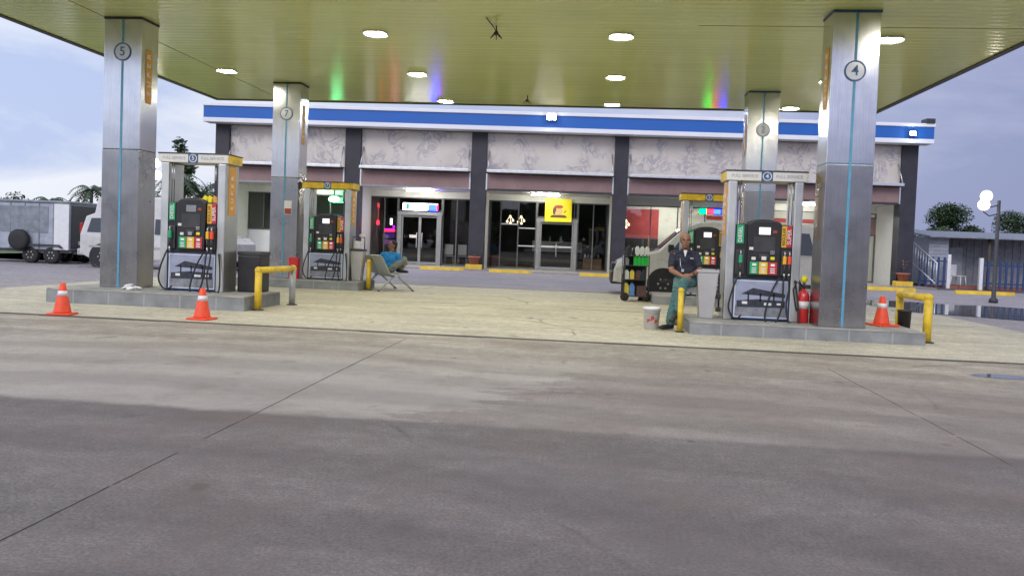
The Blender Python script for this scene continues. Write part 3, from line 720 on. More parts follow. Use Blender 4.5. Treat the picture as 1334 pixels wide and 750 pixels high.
# ------------------------------------------------------------------ bins, valets, extinguishers, bucket
t = thing('waste_bin', (-5.78, 13.3, .23), 'square black waste bin on the left island behind guard rail', 'bin')
MB().box((-.2, -.2, 0), (.2, .2, .62), .02).build('body', M['black'], t); MB().box((-.21, -.21, .62), (.21, .21, .69), .015).build('lid', M['dark'], t)
t = thing('waste_bin', (4.86, 13.1, 0), 'small dark bin behind the right yellow guard rail', 'bin')
MB().lathe([(.085, 0), (.1, .40), (.108, .40), (.108, .425), (.09, .425), (.08, .05)], seg=18).build('body', M['dark'], t)
def valet(x, y, z, lab, tall):
    t = thing('windshield_valet', (x, y, z), lab, 'service caddy', 'grey tapered window wash caddies')
    MB().prism([(-.10, 0), (.10, 0), (.165, .70), (-.165, .70)], 'y', -.13, .13, .02).build('body', M['valet'], t)
    B((-.175, -.14, .70), (.175, .14, .745), 'rim', M['valet'] if not tall else M['dark'], t, .012)
    if tall:
        MB().tube([(-.15, 0, .74), (-.15, 0, 1.02), (.15, 0, 1.02), (.15, 0, .74)], .014, 8).build('handle_frame', M['dark'], t)
        MB().box((-.09, -.06, .745), (.06, .05, .93), .02).build('towel_box', M['white'], t)
        MB().sph((.08, 0, 1.06), (.07, .05, .045)).build('sponge', M['cream'], t)
    else:
        MB().cyl((.21, .05, .12), (.19, .02, .68), .014).build('squeegee_handle', M['dark'], t)
        MB().box((.15, 0, .3), (.23, .06, .38), .01).box((.16, 0, .1), (.24, .06, .17), .01).build('bracket', M['dark'], t)
valet(1.76, 12.72, .19, 'grey tapered caddy beside the seated man', False)
valet(-5.5, 18.5, .2, 'grey tapered caddy with black handle left of the metal bench', True)
def extinguisher(x, y, z, lab, big):
    t = thing('fire_extinguisher', (x, y, z), lab, 'fire extinguisher', 'red fire extinguishers')
    MB().lathe([(.08, 0), (.088, .02), (.088, .40), (.075, .455), (.035, .49), (.03, .52)], seg=22).build('cylinder', M['redpaint'], t)
    MB().lathe([(.0895, .22), (.0895, .33)], seg=22).build('label_band', M['conewhite'], t)
    if big:
        MB().sph((.0, 0, .66), (.05, .05, .055)).build('pressure_cap', M['tread'], t)
        MB().cyl((0, 0, .52), (0, 0, .62), .02).build('valve', M['dark'], t)
        MB().tube([(-.02, 0, .56), (-.11, -.02, .62), (-.16, -.03, .5), (-.13, -.03, .32), (-.1, -.04, .18)], .012, 8).build('hose', M['rubber'], t)
        MB().box((-.19, .01, .44), (-.09, .07, .64), .02).build('carry_bracket', M['dark'], t)
    else:
        MB().box((-.05, -.015, .52), (.05, .015, .56), .006).build('valve', M['dark'], t)
extinguisher(3.20, 12.62, .19, 'red fire extinguisher with yellow cap between pump and column 4', True)
t = thing('extinguisher_cabinet', (-6.93, 18.2, .2), 'red extinguisher box standing at the foot of back left column', 'fire box')
B((-.11, -.08, 0), (.11, .08, .5), 'box', M['redpaint'], t, .012)
B((-.04, -.086, .13), (.05, -.0805, .24), 'label', M['conewhite'], t); MB().cyl((-.06, -.1, .08), (-.06, -.1, .3), .02).build('hose', M['dark'], t)
rg = MB(); rnd = random.Random(5)
for k in range(7): rg.sph((rnd.uniform(-.1, .1), rnd.uniform(-.05, .05), .02+.012*k*rnd.random()), (rnd.uniform(.04, .09), rnd.uniform(.03, .05), .022), 10, Matrix.Rotation(rnd.uniform(-.4, .4), 4, 'Y'))
tag(rg.build('rag', M['cream'], None, (-7.52, 12.50, .23)), 'crumpled pale rag at the foot of the column marked 5', 'rag')
t = thing('bucket', (.93, 12.5, 0), 'white plastic paint bucket with red print beside the man', 'bucket')
MB().lathe([(.11, 0), (.128, .30), (.137, .30), (.137, .335), (.12, .335), (.105, .03)], seg=24).build('body', M['white'], t)
bm = MB()
for a0, z0, z1, k in ((-2.2, .10, .16, 5), (-1.7, .13, .2, 4), (-1.25, .09, .15, 5)):
    for j in range(k):
        a = a0+j*.09; r = .1192+.06*z0
        bm.quad([(r*math.cos(a), r*math.sin(a), z0+j*.008), (r*math.cos(a+.07), r*math.sin(a+.07), z0+j*.008), ((r+.004)*math.cos(a+.07), (r+.004)*math.sin(a+.07), z1), ((r+.004)*math.cos(a), (r+.004)*math.sin(a), z1)])
bm.build('red_print', M['red'], t)
MB().tube([(.137*math.cos(a), .137*math.sin(a), .32-.1*math.sin(abs(a-math.pi*1.5+math.pi/2)) if 0 else .32-.10*math.sin((a-math.pi))) for a in [math.pi+math.pi*k/12 for k in range(13)]], .004, 6).build('bail_handle', M['alu'], t)
# ------------------------------------------------------------------ the store
st = thing('store_building', (0, 34, 0), 'long single storey shop with blue and white fascia and dark pillars', 'building', rz=math.atan(.05))
ZF = .05
PIL = [(-16.3, -15.7), (-10.67, -10.0), (-5.28, -4.63), (.73, 1.3), (6.15, 6.75), (12.45, 13.08)]
BAY = [(PIL[i][1], PIL[i+1][0]) for i in range(5)]
# shell
B((-16.28, 11.6, 0), (13.06, 11.8, 5.7), 'rear_wall', M['wallw'], st)
B((-16.28, .62, 0), (-16.08, 11.598, 5.7), 'side_wall', M['wallw'], st)
B((12.86, .62, 0), (13.06, 11.598, 5.7), 'side_wall', M['wallw'], st)
B((-16.5, -.55, 5.86), (13.3, 12.0, 6.30), 'roof', M['steelgrey'], st)
B((-16.07, .345, 3.39), (12.85, 11.59, 3.44), 'ceiling', M['wallw'], st)
for a, b in PIL: B((a, 0, 0), (b, .6, 5.858), 'pillar', M['charcoal'], st, .01)
# fascia: white lips above and below a blue band
B((-16.56, -.72, 5.80), (13.36, -.552, 5.985), 'fascia_lower_lip', M['fwhite'], st, .02)
B((-16.54, -.70, 5.987), (13.34, -.552, 6.465), 'fascia_band', M['fblue'], st)
B((-16.58, -.75, 6.467), (13.38, -.552, 6.605), 'fascia_upper_lip', M['fwhite'], st, .02)
B((-16.54, -.55, 5.81), (13.34, .0, 5.855), 'fascia_soffit', M['fwhite'], st)
B((12.98, -.80, 6.607), (13.32, -.3, 6.79), 'junction_box', M['dark'], st)
for i, (a, b) in enumerate(BAY):
    B((a+.002, .16, 4.16), (b-.002, .3, 5.80), 'marble_panel', M['marble'], st)
    rl = B((a-.0+.05, -.46, 4.10), (b-.05, -.36, 4.22), 'awning_rail', M['alu'], st, .015)
    MB().box((a+.06, -.358, 4.12), (b-.06, .158, 4.15)).build('awning_shelf', M['alu'], rl)
    for xx in (a+.10, b-.10): MB().cyl((xx, -.40, 4.2), (xx, .14, 5.05), .022, seg=8).build('stay', M['alu'], rl)
    B((a+.002, .02, 3.46), (b-.002, .3, 4.08), 'maroon_band', M['maroon'], st)
    for xx in (a+.03, b-.03): B((xx-.028, -.01, 3.40), (xx+.028, .018, 4.09), 'band_edge', M['alu'], st)
    B((a+.002, .0, 3.385), (b-.002, .34, 3.458), 'header_beam', M['dark'] if i in (2, 3, 4) else M['frame'], st)
# glazed fronts, set back under a porch; white return walls beside the pillars
GY = 2.4
def window(u0, u1, z0, z1, muls=(), rails=(), tint='glass'):
    y = GY
    f = MB().box((u0, y, z0), (u0+.05, y+.08, z1)).box((u1-.05, y, z0), (u1, y+.08, z1)).box((u0+.05, y+.002, z0), (u1-.05, y+.078, z0+.06)).box((u0+.05, y+.002, z1-.05), (u1-.05, y+.078, z1)).build('shop_window', M['mull'], st)
    MB().box((u0+.05, y+.035, z0+.06), (u1-.05, y+.045, z1-.05)).build('pane', M[tint], f)
    for m in muls: MB().box((m-.025, y+.005, z0+.06), (m+.025, y+.075, z1-.05)).build('mullion', M['mull'], f)
    for a, b, z in rails: MB().box((a, y+.008, z-.025), (b, y+.072, z+.025)).build('transom', M['alu'], f)
def doors(u0, u1, z1, two):
    y = GY-.12
    d = MB().box((u0, y, ZF), (u0+.16, y+.24, z1)).box((u1-.16, y, ZF), (u1, y+.24, z1)).box((u0-.02, y-.002, z1), (u1+.02, y+.242, z1+.16)).build('door_frame', M['frame'], st)
    n = 2 if two else 1; wd = (u1-u0-.34)/n
    for k in range(n):
        a = u0+.17+k*wd; l = MB().box((a, y+.1, ZF+.02), (a+.06, y+.15, z1-.01)).box((a+wd-.06, y+.1, ZF+.02), (a+wd-.003, y+.15, z1-.01)).box((a+.06, y+.102, ZF+.02), (a+wd-.06, y+.148, ZF+.14)).box((a+.06, y+.102, z1-.09), (a+wd-.06, y+.148, z1-.01)).build('door_leaf', M['frame'], st)
        MB().box((a+.06, y+.12, ZF+.14), (a+wd-.06, y+.128, z1-.09)).build('pane', M['glass'], l)
        hx = a+wd-.12 if (two and k == 0) else a+.12
        if not two: hx = a+wd/2; MB().box((a+.06, y+.095, 1.06), (a+wd-.06, y+.119, 1.14)).build('push_bar', M['alu'], l)
        MB().tube([(hx, y+.10, .80 if two else .66), (hx, y+.02, .86 if two else .70), (hx, y+.02, 1.45 if two else 1.22), (hx, y+.10, 1.5 if two else 1.26)], .022, 8).build('handle', M['alu'], l)
        if two and k == 0: MB().box((a+.36, y+.112, 1.27), (a+.66, y+.1195, 1.40)).build('door_notice', M['paper'], l)
TOP = 3.10
for a, b in PIL: B((a+.03, .602, 0), (b-.03, 2.7, 3.388), 'return_wall', M['wallw'], st)
for a, b in BAY: B((a-.028, GY+.0, TOP+.002), (b+.028, GY+.2, 3.388), 'bulkhead', M['wallw'], st)
# bay 1
B((-15.7, GY+.02, ZF), (-14.2, GY+.16, 1.38), 'low_panel', M['white'], st)
window(-15.72, -14.2, 1.382, TOP, (-15.0,))
window(-14.198, -10.65, ZF, TOP, (-13.1, -11.9))
# bay 2
window(-10.02, -8.78, ZF, TOP, (-9.4,))
window(-6.75, -5.26, ZF, TOP, (-6.1,))
window(-8.775, -6.755, 2.47, TOP)
doors(-8.76, -6.77, 2.29, True)
# bay 3
window(-4.65, -2.48, ZF, TOP, (-4.1, -3.3), ((-4.1, -3.3, 2.05), (-3.3, -2.53, 1.89), (-3.3, -2.53, 1.09)))
window(-.64, .75, ZF, TOP, (.06,))
window(-2.475, -.645, 2.38, TOP, (-.80,))
doors(-2.47, -.65, 2.20, False)
# bays 4 and 5
window(1.28, 6.17, ZF, TOP, (2.6, 3.8, 5.0), tint='clear')
window(6.73, 12.0, ZF, TOP, (7.9, 9.0, 10.1, 11.2), tint='clear')
B((12.02, GY+.03, 2.16), (12.47, GY+.14, 2.86), 'maroon_panel', M['maroon'], st)
window(12.002, 12.47, ZF, 2.158, (), (), 'clear')
window(12.002, 12.47, 2.862, TOP, (), (), 'clear')
# inside
B((-16.07, -.45, -.1), (12.85, 11.59, ZF), 'floor', M['tile'], st)
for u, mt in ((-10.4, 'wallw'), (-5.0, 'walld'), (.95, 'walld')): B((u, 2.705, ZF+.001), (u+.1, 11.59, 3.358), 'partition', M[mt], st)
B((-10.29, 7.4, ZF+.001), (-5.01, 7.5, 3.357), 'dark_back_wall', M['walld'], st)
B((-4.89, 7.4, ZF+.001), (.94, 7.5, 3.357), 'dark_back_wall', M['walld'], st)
B((-16.06, 6.4, ZF+.001), (-10.41, 6.5, 3.357), 'back_wall', M['wallw'], st)
B((1.06, 7.4, ZF+.001), (12.84, 7.5, 3.357), 'back_wall', M['wallw'], st)
B((1.07, 7.35, 1.70), (3.6, 7.395, 3.16), 'red_wall_panel', M['redwall'], st)
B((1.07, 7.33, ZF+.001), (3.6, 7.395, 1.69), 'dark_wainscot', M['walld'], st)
B((6.0, 7.36, 2.75), (12.8, 7.395, 2.95), 'red_stripe', M['redwall'], st)
# walkway and kerbs
wk = struct(MB().box((-16.9, -.9, -.3), (13.7, -.455, ZF)).box((-16.9, -.4549, -.3), (-16.08, .6, ZF-.002)).box((12.86, -.4549, -.3), (13.7, .6, ZF-.002)).build('walkway', M['apron'], None, (0, 34, 0), math.atan(.05)))
# floodlights on the fascia
for u, z, r, lab in ((-1.97, 6.40, .17, 'bright white floodlight on the blue fascia above the yellow sign'), (12.45, 6.17, .11, 'small white lamp at the right end of the blue fascia'), (-12.75, 6.45, .14, 'white floodlight on the fascia half behind back left column')):
    p = st.matrix_basis @ Vector((u, -.76, z)) if False else Vector((u*math.cos(math.atan(.05))+.76*math.sin(math.atan(.05)), 34+u*math.sin(math.atan(.05))-.76*math.cos(math.atan(.05)), z))
    t = thing('floodlight', p, lab, 'floodlight', 'floodlights along the store fascia', math.atan(.05))
    MB().box((-r*1.15, -.10, -r*.8), (r*1.15, 0, r*.8), .02).build('housing', M['steelgrey'], t)
    MB().box((-r, -.112, -r*.66), (r, -.1005, r*.66)).build('lens', M['E_flood'], t)
def loc(u, y, z):
    a = math.atan(.05); return Vector((u*math.cos(a)-y*math.sin(a), 34+u*math.sin(a)+y*math.cos(a), z))
RZ = math.atan(.05)
# fluorescent tubes
for u, y, l, lab in ((-7.55, .95, 1.25, 'lit fluorescent tube on the porch above the glass double door'), (-2.1, .8, 1.25, 'lit fluorescent tube above the yellow sign'), (3.95, 5.9, 1.7, 'lit fluorescent tube beside the red wall'), (8.0, 5.0, 1.3, 'lit fluorescent tube behind the pump marked 4'), (10.4, 5.6, 1.3, 'lit fluorescent tube deep inside the shop behind column 4'), (-12.6, 1.1, 1.2, 'fluorescent tube on the porch of the leftmost shop'), (9.0, 1.0, 1.3, 'fluorescent tube on the porch behind column 4')):
    t = thing('tube_light', loc(u, y, 3.389), lab, 'tube light', 'tube lights on the shop ceilings', RZ)
    MB().box((-l/2, -.07, -.05), (l/2, .07, 0), .008).build('batten', M['white'], t)
    for s in (-.035, .035): MB().cyl((-l/2+.03, s, -.075), (l/2-.03, s, -.075), .024, seg=10).build('tube', M['E_tubed'], t)
# LED sign
t = thing('led_sign', loc(-7.75, GY-.14, 2.52), 'lit white LED sign with coloured ends above the glass double door', 'lit sign', None, RZ)
B((-.82, 0, -.03), (.82, .1, .33), 'case', M['black'], t, .01)
bm = MB()
def LED(x0, x1, z0, z1, mi): bm.mi = mi; bm.box((x0, -.008, z0), (x1, -.0005, z1))
LED(-.79, .79, .27, .31, 0); LED(-.79, .30, -.01, .03, 0); LED(-.79, -.75, .031, .269, 0); LED(-.748, -.66, .04, .26, 0)
LED(-.5, -.06, .035, .265, 0); LED(-.058, .14, .035, .265, 5); LED(.142, .36, .035, .265, 0); LED(-.655, -.505, .07, .23, 1)
LED(.302, .79, -.01, .03, 2); LED(.75, .79, .031, .269, 4); LED(.365, .74, .04, .26, 2)
bm.build('led_matrix', [M['E_wht'], M['E_dgrn'], M['E_blu'], M['E_pur'], M['E_red'], M['E_wht']], t)
t = thing('led_sign', loc(5.2, GY-.1, 2.80), 'lit multicolour LED strip in window over the back right pump', 'lit sign', None, RZ)
B((-.5, 0, 0), (.5, .08, .26), 'case', M['black'], t)
bm = MB(); LED = lambda x0, x1, mi: (setattr(bm, 'mi', mi), bm.box((x0, -.008, .03), (x1, -.0005, .23)))
LED(-.46, -.18, 0); LED(-.14, .12, 1); LED(.16, .46, 2)
bm.build('led_matrix', [M['E_grn'], M['E_red'], M['E_blu']], t)
# yellow shop sign
t = thing('shop_sign', loc(-1.52, GY-.24, 2.215), 'square yellow sign with brown head emblem over glass door', 'sign', None, RZ)
B((-.60, 0, 0), (.60, .18, 1.04), 'box', M['tread'], t, .02)
B((-.53, -.006, .06), (.53, -.0005, .97), 'face', M['tread'], t)
bm = MB(); bm.mi = 0
bm.prism([(-.36, .22), (-.30, .30), (-.2, .31), (.2, .31), (.30, .3), (.38, .22), (.36, .19), (-.34, .19)], 'y', -.012, -.0065)
bm.prism([(-.24, .34), (-.26, .50), (-.22, .66), (-.1, .70), (-.09, .52), (-.14, .40), (-.12, .33)], 'y', -.0125, -.007)
bm.mi = 1
bm.prism([(-.10, .34), (-.13, .42), (-.08, .52), (-.05, .60), (.14, .61), (.20, .52), (.22, .45), (.17, .42), (.18, .36), (.10, .315), (-.02, .315)], 'y', -.013, -.007)
bm.mi = 2
bm.prism([(-.2, .63), (-.17, .72), (-.05, .755), (.12, .745), (.21, .70), (.20, .64), (.08, .60), (-.06, .595)], 'y', -.0145, -.0072)
bm.mi = 0
for k in range(6): bm.box((-.14+.05*k, -.0115, .855), (-.11+.05*k, -.0065, .885))
for k in range(4): bm.prism([(.24+.03*k, .40+.02*k), (.262+.03*k, .40+.02*k), (.27+.02*k, .46+.02*k), (.25+.02*k, .46+.02*k)], 'y', -.0115-.0002*k, -.0065)
bm.build('emblem', [M['brownprint'], M['tanprint'], M['redprint']], t)
# green lamp and neon stack in the windows
t = thing('green_lamp', loc(-11.6, 1.9, 2.86), 'glowing green oval lamp behind the back left pump', 'lamp', None, RZ)
MB().sph((0, 0, 0), (.26, .07, .13), 18).build('globe', M['E_green'], t); B((-.03, -.01, .13), (.03, .03, .56), 'hanger', M['dark'], t)
t = thing('neon_display', loc(-9.2, GY+.35, ZF), 'purple and red neon lit cabinet behind the glass left of door', 'neon display', None, RZ)
B((-.3, 0, 0), (.3, .4, 2.2), 'cabinet', M['black'], t, .02)
bm = MB()
for z0, z1, mi in ((1.46, 1.55, 0), (1.56, 1.60, 1), (1.18, 1.40, 2), (.86, 1.08, 3)): bm.mi = mi; bm.box((-.24, -.008, z0), (.22, -.0005, z1))
bm.mi = 4; bm.box((.0, -.012, 1.78), (.10, -.0005, 2.06)); bm.mi = 1; bm.box((.12, -.012, 1.64), (.22, -.0005, 1.74))
bm.build('neon', [M['E_red'], M['E_pur'], emit('led_indigo', (.2, .08, .8), .35), emit('led_mauve', (.6, .12, .6), .3), M['E_wht']], t)
t = thing('neon_lamp', loc(-9.78, GY+.4, ZF), 'small red neon lamp on a dark stand in window', 'lamp', None, RZ)
MB().lathe([(.14, 0), (.14, .03), (.03, .05), (.03, 1.7)]).build('stand', M['dark'], t)
MB().sph((0, 0, 1.85), (.06, .06, .1), 12).build('bulb', M['E_red'], t)
MB().box((-.05, -.03, 2.55), (.05, .03, 2.75), .02).cyl((0, 0, 1.9), (0, 0, 2.55), .012).build('neon', emit('led_rose', (1, .05, .08), 1.5), t)
# globe lamp reflections in the shop glass, added as glowing bulb clusters
for u, lab in ((-3.7, 'globe lamp reflections, added as warm bulbs left of the glass door'), (-3.2, 'globe lamp reflections, added as warm bulbs closest to the glass door'), (1.55, 'globe lamp reflections, added as warm bulbs before the red wall')):
    t = thing('globe_reflection', loc(u, GY+.5, 3.389), lab, 'added reflection', 'globe reflections modelled behind the shop glass', RZ)
    MB().cyl((0, 0, 0), (0, 0, -1.0), .012).build('added_cord', M['dark'], t)
    for k, (dx, dz) in enumerate(((-.13, -1.22), (.13, -1.16), (0, -.98), (.02, -1.28))): MB().tube([(0, 0, -1.0), (dx*.6, -.05, -1.05), (dx, -.06, dz+.05)], .009, 6).sph((dx, -.06, dz), .055, 10).build('bulb', M['E_warm'], t)
# furniture inside
def chair(u, y, rz, lab):
    t = thing('chair', loc(u, y, ZF), lab, 'chair', 'pale chairs inside the shop', RZ+rz)
    MB().box((-.22, -.22, .42), (.22, .22, .46), .02).build('seat', M['white'], t)
    MB().box((-.2, .18, .5), (.2, .22, .98), .03).build('backrest', M['white'], t)
    for sx in (-1, 1):
        for sy in (-1, 1): MB().cyl((sx*.2, sy*.19, 0), (sx*.18, sy*.18, .42), .017, seg=8).build('leg', M['alu'], t)
chair(-6.45, GY+.6, math.pi, 'white chair inside the window right of the double door')
chair(-5.85, GY+.7, math.pi, 'white chair inside, nearest the second dark pillar')
chair(-8.95, GY+1.3, math.pi, 'pale chair inside the window behind the neon cabinet')
t = thing('table', loc(-7.2, 4.6, ZF), 'round table inside the shop with the glass double door', 'table', None, RZ)
MB().lathe([(.45, .72), (.45, .75)]).build('tabletop', M['wood'], t); MB().lathe([(.28, 0), (.28, .03), (.04, .05), (.04, .72)]).build('pedestal', M['dark'], t)
t = thing('counter', loc(-1.5, 5.0, ZF), 'pale shop counter behind the single glass door', 'counter', None, RZ)
B((-1.2, 0, 0), (1.2, .6, .8), 'base', M['walld'], t); B((-1.2, -.02, .801), (1.2, .62, 1.3), 'display_case', M['cream'], t); 
for k in range(7): tag(MB().lathe([(.045, 0), (.045, .17), (.018, .22), (.018, .28)], seg=10).build('bottle', M[['oil_k', 'oil_r', 'oil_w', 'oil_r', 'oil_k', 'oil_r', 'oil_w'][k]], None, loc(-2.5+.32*k, 5.3, ZF+1.3)), 'bottle standing on the shop counter behind the single glass door', 'bottle', 'bottles on the shop counter')
t = thing('carton_stack', loc(.10, GY+.6, ZF), 'brown wooden crate of goods behind right pane of yellow sign shop', 'crate', None, RZ)
B((-.42, -.25, 0), (.42, .25, .55), 'body', M['carton'], t, .01); B((-.43, -.26, .55), (.43, .26, .6), 'rim', M['wood'], t)
for k in range(5): tag(MB().lathe([(.05, 0), (.055, .1), (.02, .15), (.02, .18)], seg=10).build('jar', M[['oil_w', 'scr_off', 'oil_w', 'oil_k', 'scr_off'][k]], None, loc(-.22+.15*k, GY+.6+.05*(k % 2), ZF+.6)), 'small jar on top of the brown crate behind the shop glass', 'jar', 'jars on the crate')
def plant(name, p, lab, pot, ph, pr, n, hgt, sp, mt, dry=False, grp=None):
    t = thing(name, p, lab, 'potted plant', grp)
    MB().lathe([(pr*.72, 0), (pr*.95, ph*.8), (pr*1.08, ph*.8), (pr*1.08, ph), (pr*.9, ph), (pr*.85, ph*.85)], seg=18).build('pot', pot, t)
    bm = MB(); rnd = random.Random(n*7+int(ph*100))
    for k in range(n):
        a = rnd.uniform(0, 6.28); h = rnd.uniform(.35, 1)*hgt; r = rnd.uniform(.1, 1)*sp
        c = Vector((r*math.cos(a), r*math.sin(a), ph+h)); d = Vector((math.cos(a), math.sin(a), rnd.uniform(-.4, .6))).normalized(); q = d.cross(Vector((0, 0, 1))).normalized()
        l = rnd.uniform(.06, .14)*(.8+hgt*.4)
        bm.quad([c, c+d*l*.5+q*l*.25, c+d*l, c+d*l*.5-q*l*.25])
    bm.build('foliage', mt, t, recalc=False)
    MB().tube([(0, 0, ph*.8), (.02, 0, ph+hgt*.3), (0, .02, ph+hgt*.75)], [.02, .015, .006], 6).build('stem', M['bark'], t)
plant('potted_plant', loc(-4.38, GY+.6, ZF), 'tall leafy potted plant inside the shop by the third pillar', M['redwall'], .55, .3, 420, 1.5, .34, M['leaf1'])
# wheel stops, pillar kerb blocks and pots outside
def stop(x0, x1, y, lab, z=0):
    l = (x1-x0)/2
    MBo = MB().prism([(-.09, 0), (.09, 0), (.06, .13), (-.06, .13)], 'x', -l, l, .012)
    return tag(MBo.build('wheel_stop', M['kyellow'], None, ((x0+x1)/2, y, z), RZ), lab, 'wheel stop', 'yellow wheel stops before the store')
stop(-7.0, -5.2, 32.35, 'yellow wheel stop in front of the glass double door')
stop(-4.15, -2.45, 32.3, 'yellow wheel stop left of the single glass door')
stop(-.52, 1.36, 32.2, 'yellow wheel stop right of the single glass door')
stop(-15.2, -13.4, 32.0, 'yellow wheel stop before the leftmost shop window')
stop(9.4, 11.7, 30.6, 'yellow wheel stop behind the right cone and guard rail')
stop(12.95, 15.0, 30.4, 'yellow wheel stop near the shed at the right')
stop(4.0, 6.0, 32.4, 'yellow wheel stop hidden behind the white van')
def potblock(u, lab, lab2, dry=False):
    tag(MB().box((-.34, -.18, 0), (.34, .18, .2), .015).build('kerb_block', M['kyellow'], None, loc(u, -.30, ZF), RZ), lab2, 'kerb block', 'yellow blocks under flower pots')
    plant('flower_pot', loc(u, -.30, ZF+.2), lab, M['terracotta'], .34, .24, 40, .55 if dry else .12, .2, M['carton'] if dry else M['leaf2'])
potblock(-4.98, 'terracotta pot on yellow block at the pillar right of double door', 'yellow block under the pot at the pillar beside double door')
potblock(1.02, 'terracotta pot at the pillar just left of the red wall', 'yellow block at the pillar just left of the red wall')
potblock(12.6, 'terracotta pot with dry plant at the right end pillar', 'yellow block under the pot with the dry plant', True)

# stocked shelves in the lit bays
def shelves(u, y, w_, lab, seed):
    t = thing('shelf_unit', loc(u, y, ZF), lab, 'shelves', 'stocked shelves inside the lit shop', RZ); rnd = random.Random(seed)
    B((-w_/2, .3, 0), (w_/2, .34, 1.9), 'back_panel', M['wallw'], t)
    for k in range(5):
        z = .12+.42*k; B((-w_/2, -.05, z-.02), (w_/2, .299, z+.01), 'shelf', M['white'], t)
        x = -w_/2+.04; bm = MB()
        while x < w_/2-.15:
            q = rnd.uniform(.06, .16); bm.mi = rnd.randrange(5); bm.box((x, .02, z+.011), (x+q, .24, z+rnd.uniform(.14, .32)), .006); x += q+rnd.uniform(.005, .05)
        bm.build('goods', [M['oil_w'], M['carton'], M['red'], M['gold'], M['bluepaint']], t)
shelves(7.6, 6.6, 1.8, 'stocked white shelves behind pump number 4', 1); shelves(9.9, 6.7, 1.8, 'stocked white shelves farthest right inside the shop', 2); shelves(5.2, 6.7, 1.4, 'stocked white shelves just right of the red wall', 3)
# ------------------------------------------------------------------ vehicles
def tumble(o, z0, k, yc):
    for v in o.data.vertices:
        if v.co.z > z0: v.co.y = yc+(v.co.y-yc)*(1-k*(v.co.z-z0))
    return o
def wheel(t, x, y, r, w, name='wheel'):
    tyre = MB().lathe([(r*.62, -w/2), (r*.93, -w/2), (r, -w*.35), (r, w*.35), (r*.93, w/2), (r*.62, w/2)], seg=28).build(name, M['rubber'], t)
    tyre.rotation_euler.x = R(90); tyre.location = (x, y, r)
    rim = MB().lathe([(.05, -w*.42), (r*.60, -w*.40), (r*.615, -w*.48), (r*.62, 0), (r*.615, w*.48), (r*.60, w*.40), (.05, w*.42)], seg=24)
    for k in range(6):
        a = k*math.pi/3; rim.sph((r*.38*math.cos(a), r*.38*math.sin(a), w*.40), .035, 8)
    rim.build('rim', M['steelgrey'], tyre)
def van(name, p, lab, prof, W, wins, wheels, extra, k=.13, rz=0):
    t = thing(name, p, lab, 'van', None, rz)
    tumble(MB().prism(prof, 'y', -W/2, W/2, .05).build('body', M['vanwhite'], t), .95, k, 0)
    for poly in wins:
        for s in (-1, 1):
            o = MB().prism(poly, 'y', s*(W/2-.03), s*(W/2+.006)).build('side_window', M['carglass'], t); tumble(o, .95, k, 0)
    for x in wheels:
        for s in (-1, 1):
            wheel(t, x, s*(W/2-.10), .33, .21)
            MB().ring((x, .33), .34, .41, s*(W/2+.004)-.006, s*(W/2+.004)+.006, 24).build('wheel_arch', M['black'], t)
            MB().ring((x, .36), .0005, .35, s*(W/2+.0015)-.004, s*(W/2+.0015)+.002, 24).build('wheel_well', M['black'], t)
    extra(t)
    return t
# right hand van, nose to the left
prof = [(-.5, .34), (-.48, .62), (-.40, .86), (-.16, 1.0), (.62, 1.16), (1.28, 1.78), (1.62, 1.93), (2.4, 2.0), (4.3, 1.99), (4.62, 1.9), (4.76, 1.35), (4.78, .36), (4.3, .26), (.4, .24)]
def ex(t):
    W = 1.72
    o = MB().prism([(.70, 1.215), (1.28, 1.765), (1.25, 1.79), (.655, 1.235)], 'y', -W/2+.12, W/2-.12).build('windscreen', M['carglass'], t); tumble(o, .95, .13, 0)
    B((-.56, -.82, .28), (-.2, .82, .60), 'front_bumper', M['dark'], t, .05)
    for s in (-1, 1):
        MB().prism([(-.47, .68), (-.16, .74), (-.10, .92), (-.38, .85)], 'y', s*.60, s*(W/2+.008), .01).build('headlight', M['headlamp'], t)
        MB().box((.86, s*.86, 1.14), (1.0, s*1.04, 1.34), .03).build('wing_mirror', M['black'], t)
        MB().box((.72, s*(W/2+.001), .36), (4.6, s*(W/2+.016), .46)).build('sill_trim', M['dark'], t)
        for xx in (1.04, 2.18, 3.42): MB().box((xx-.006, s*(W/2-.002), .5), (xx+.006, s*(W/2+.003), 1.16)).build('door_seam', M['dark'], t)
        MB().box((2.0, s*(W/2+.001), .98), (2.12, s*(W/2+.025), 1.02), .006).build('door_handle', M['dark'], t)
    B((4.70, -.8, .32), (4.83, .8, .58), 'rear_bumper', M['dark'], t, .03)
    B((-.53, -.5, .63), (-.40, .5, .80), 'grille', M['black'], t, .02)
van('parked_van', (1.02, 21.7, -.004), 'white van parked behind the seated man, nose to the left', prof, 1.72,
    [[(.98, 1.20), (1.34, 1.70), (2.1, 1.74), (2.12, 1.20)], [(2.24, 1.20), (2.24, 1.74), (3.36, 1.75), (3.36, 1.20)], [(3.48, 1.20), (3.48, 1.75), (4.36, 1.74), (4.50, 1.20)]], (.78, 3.82), ex)
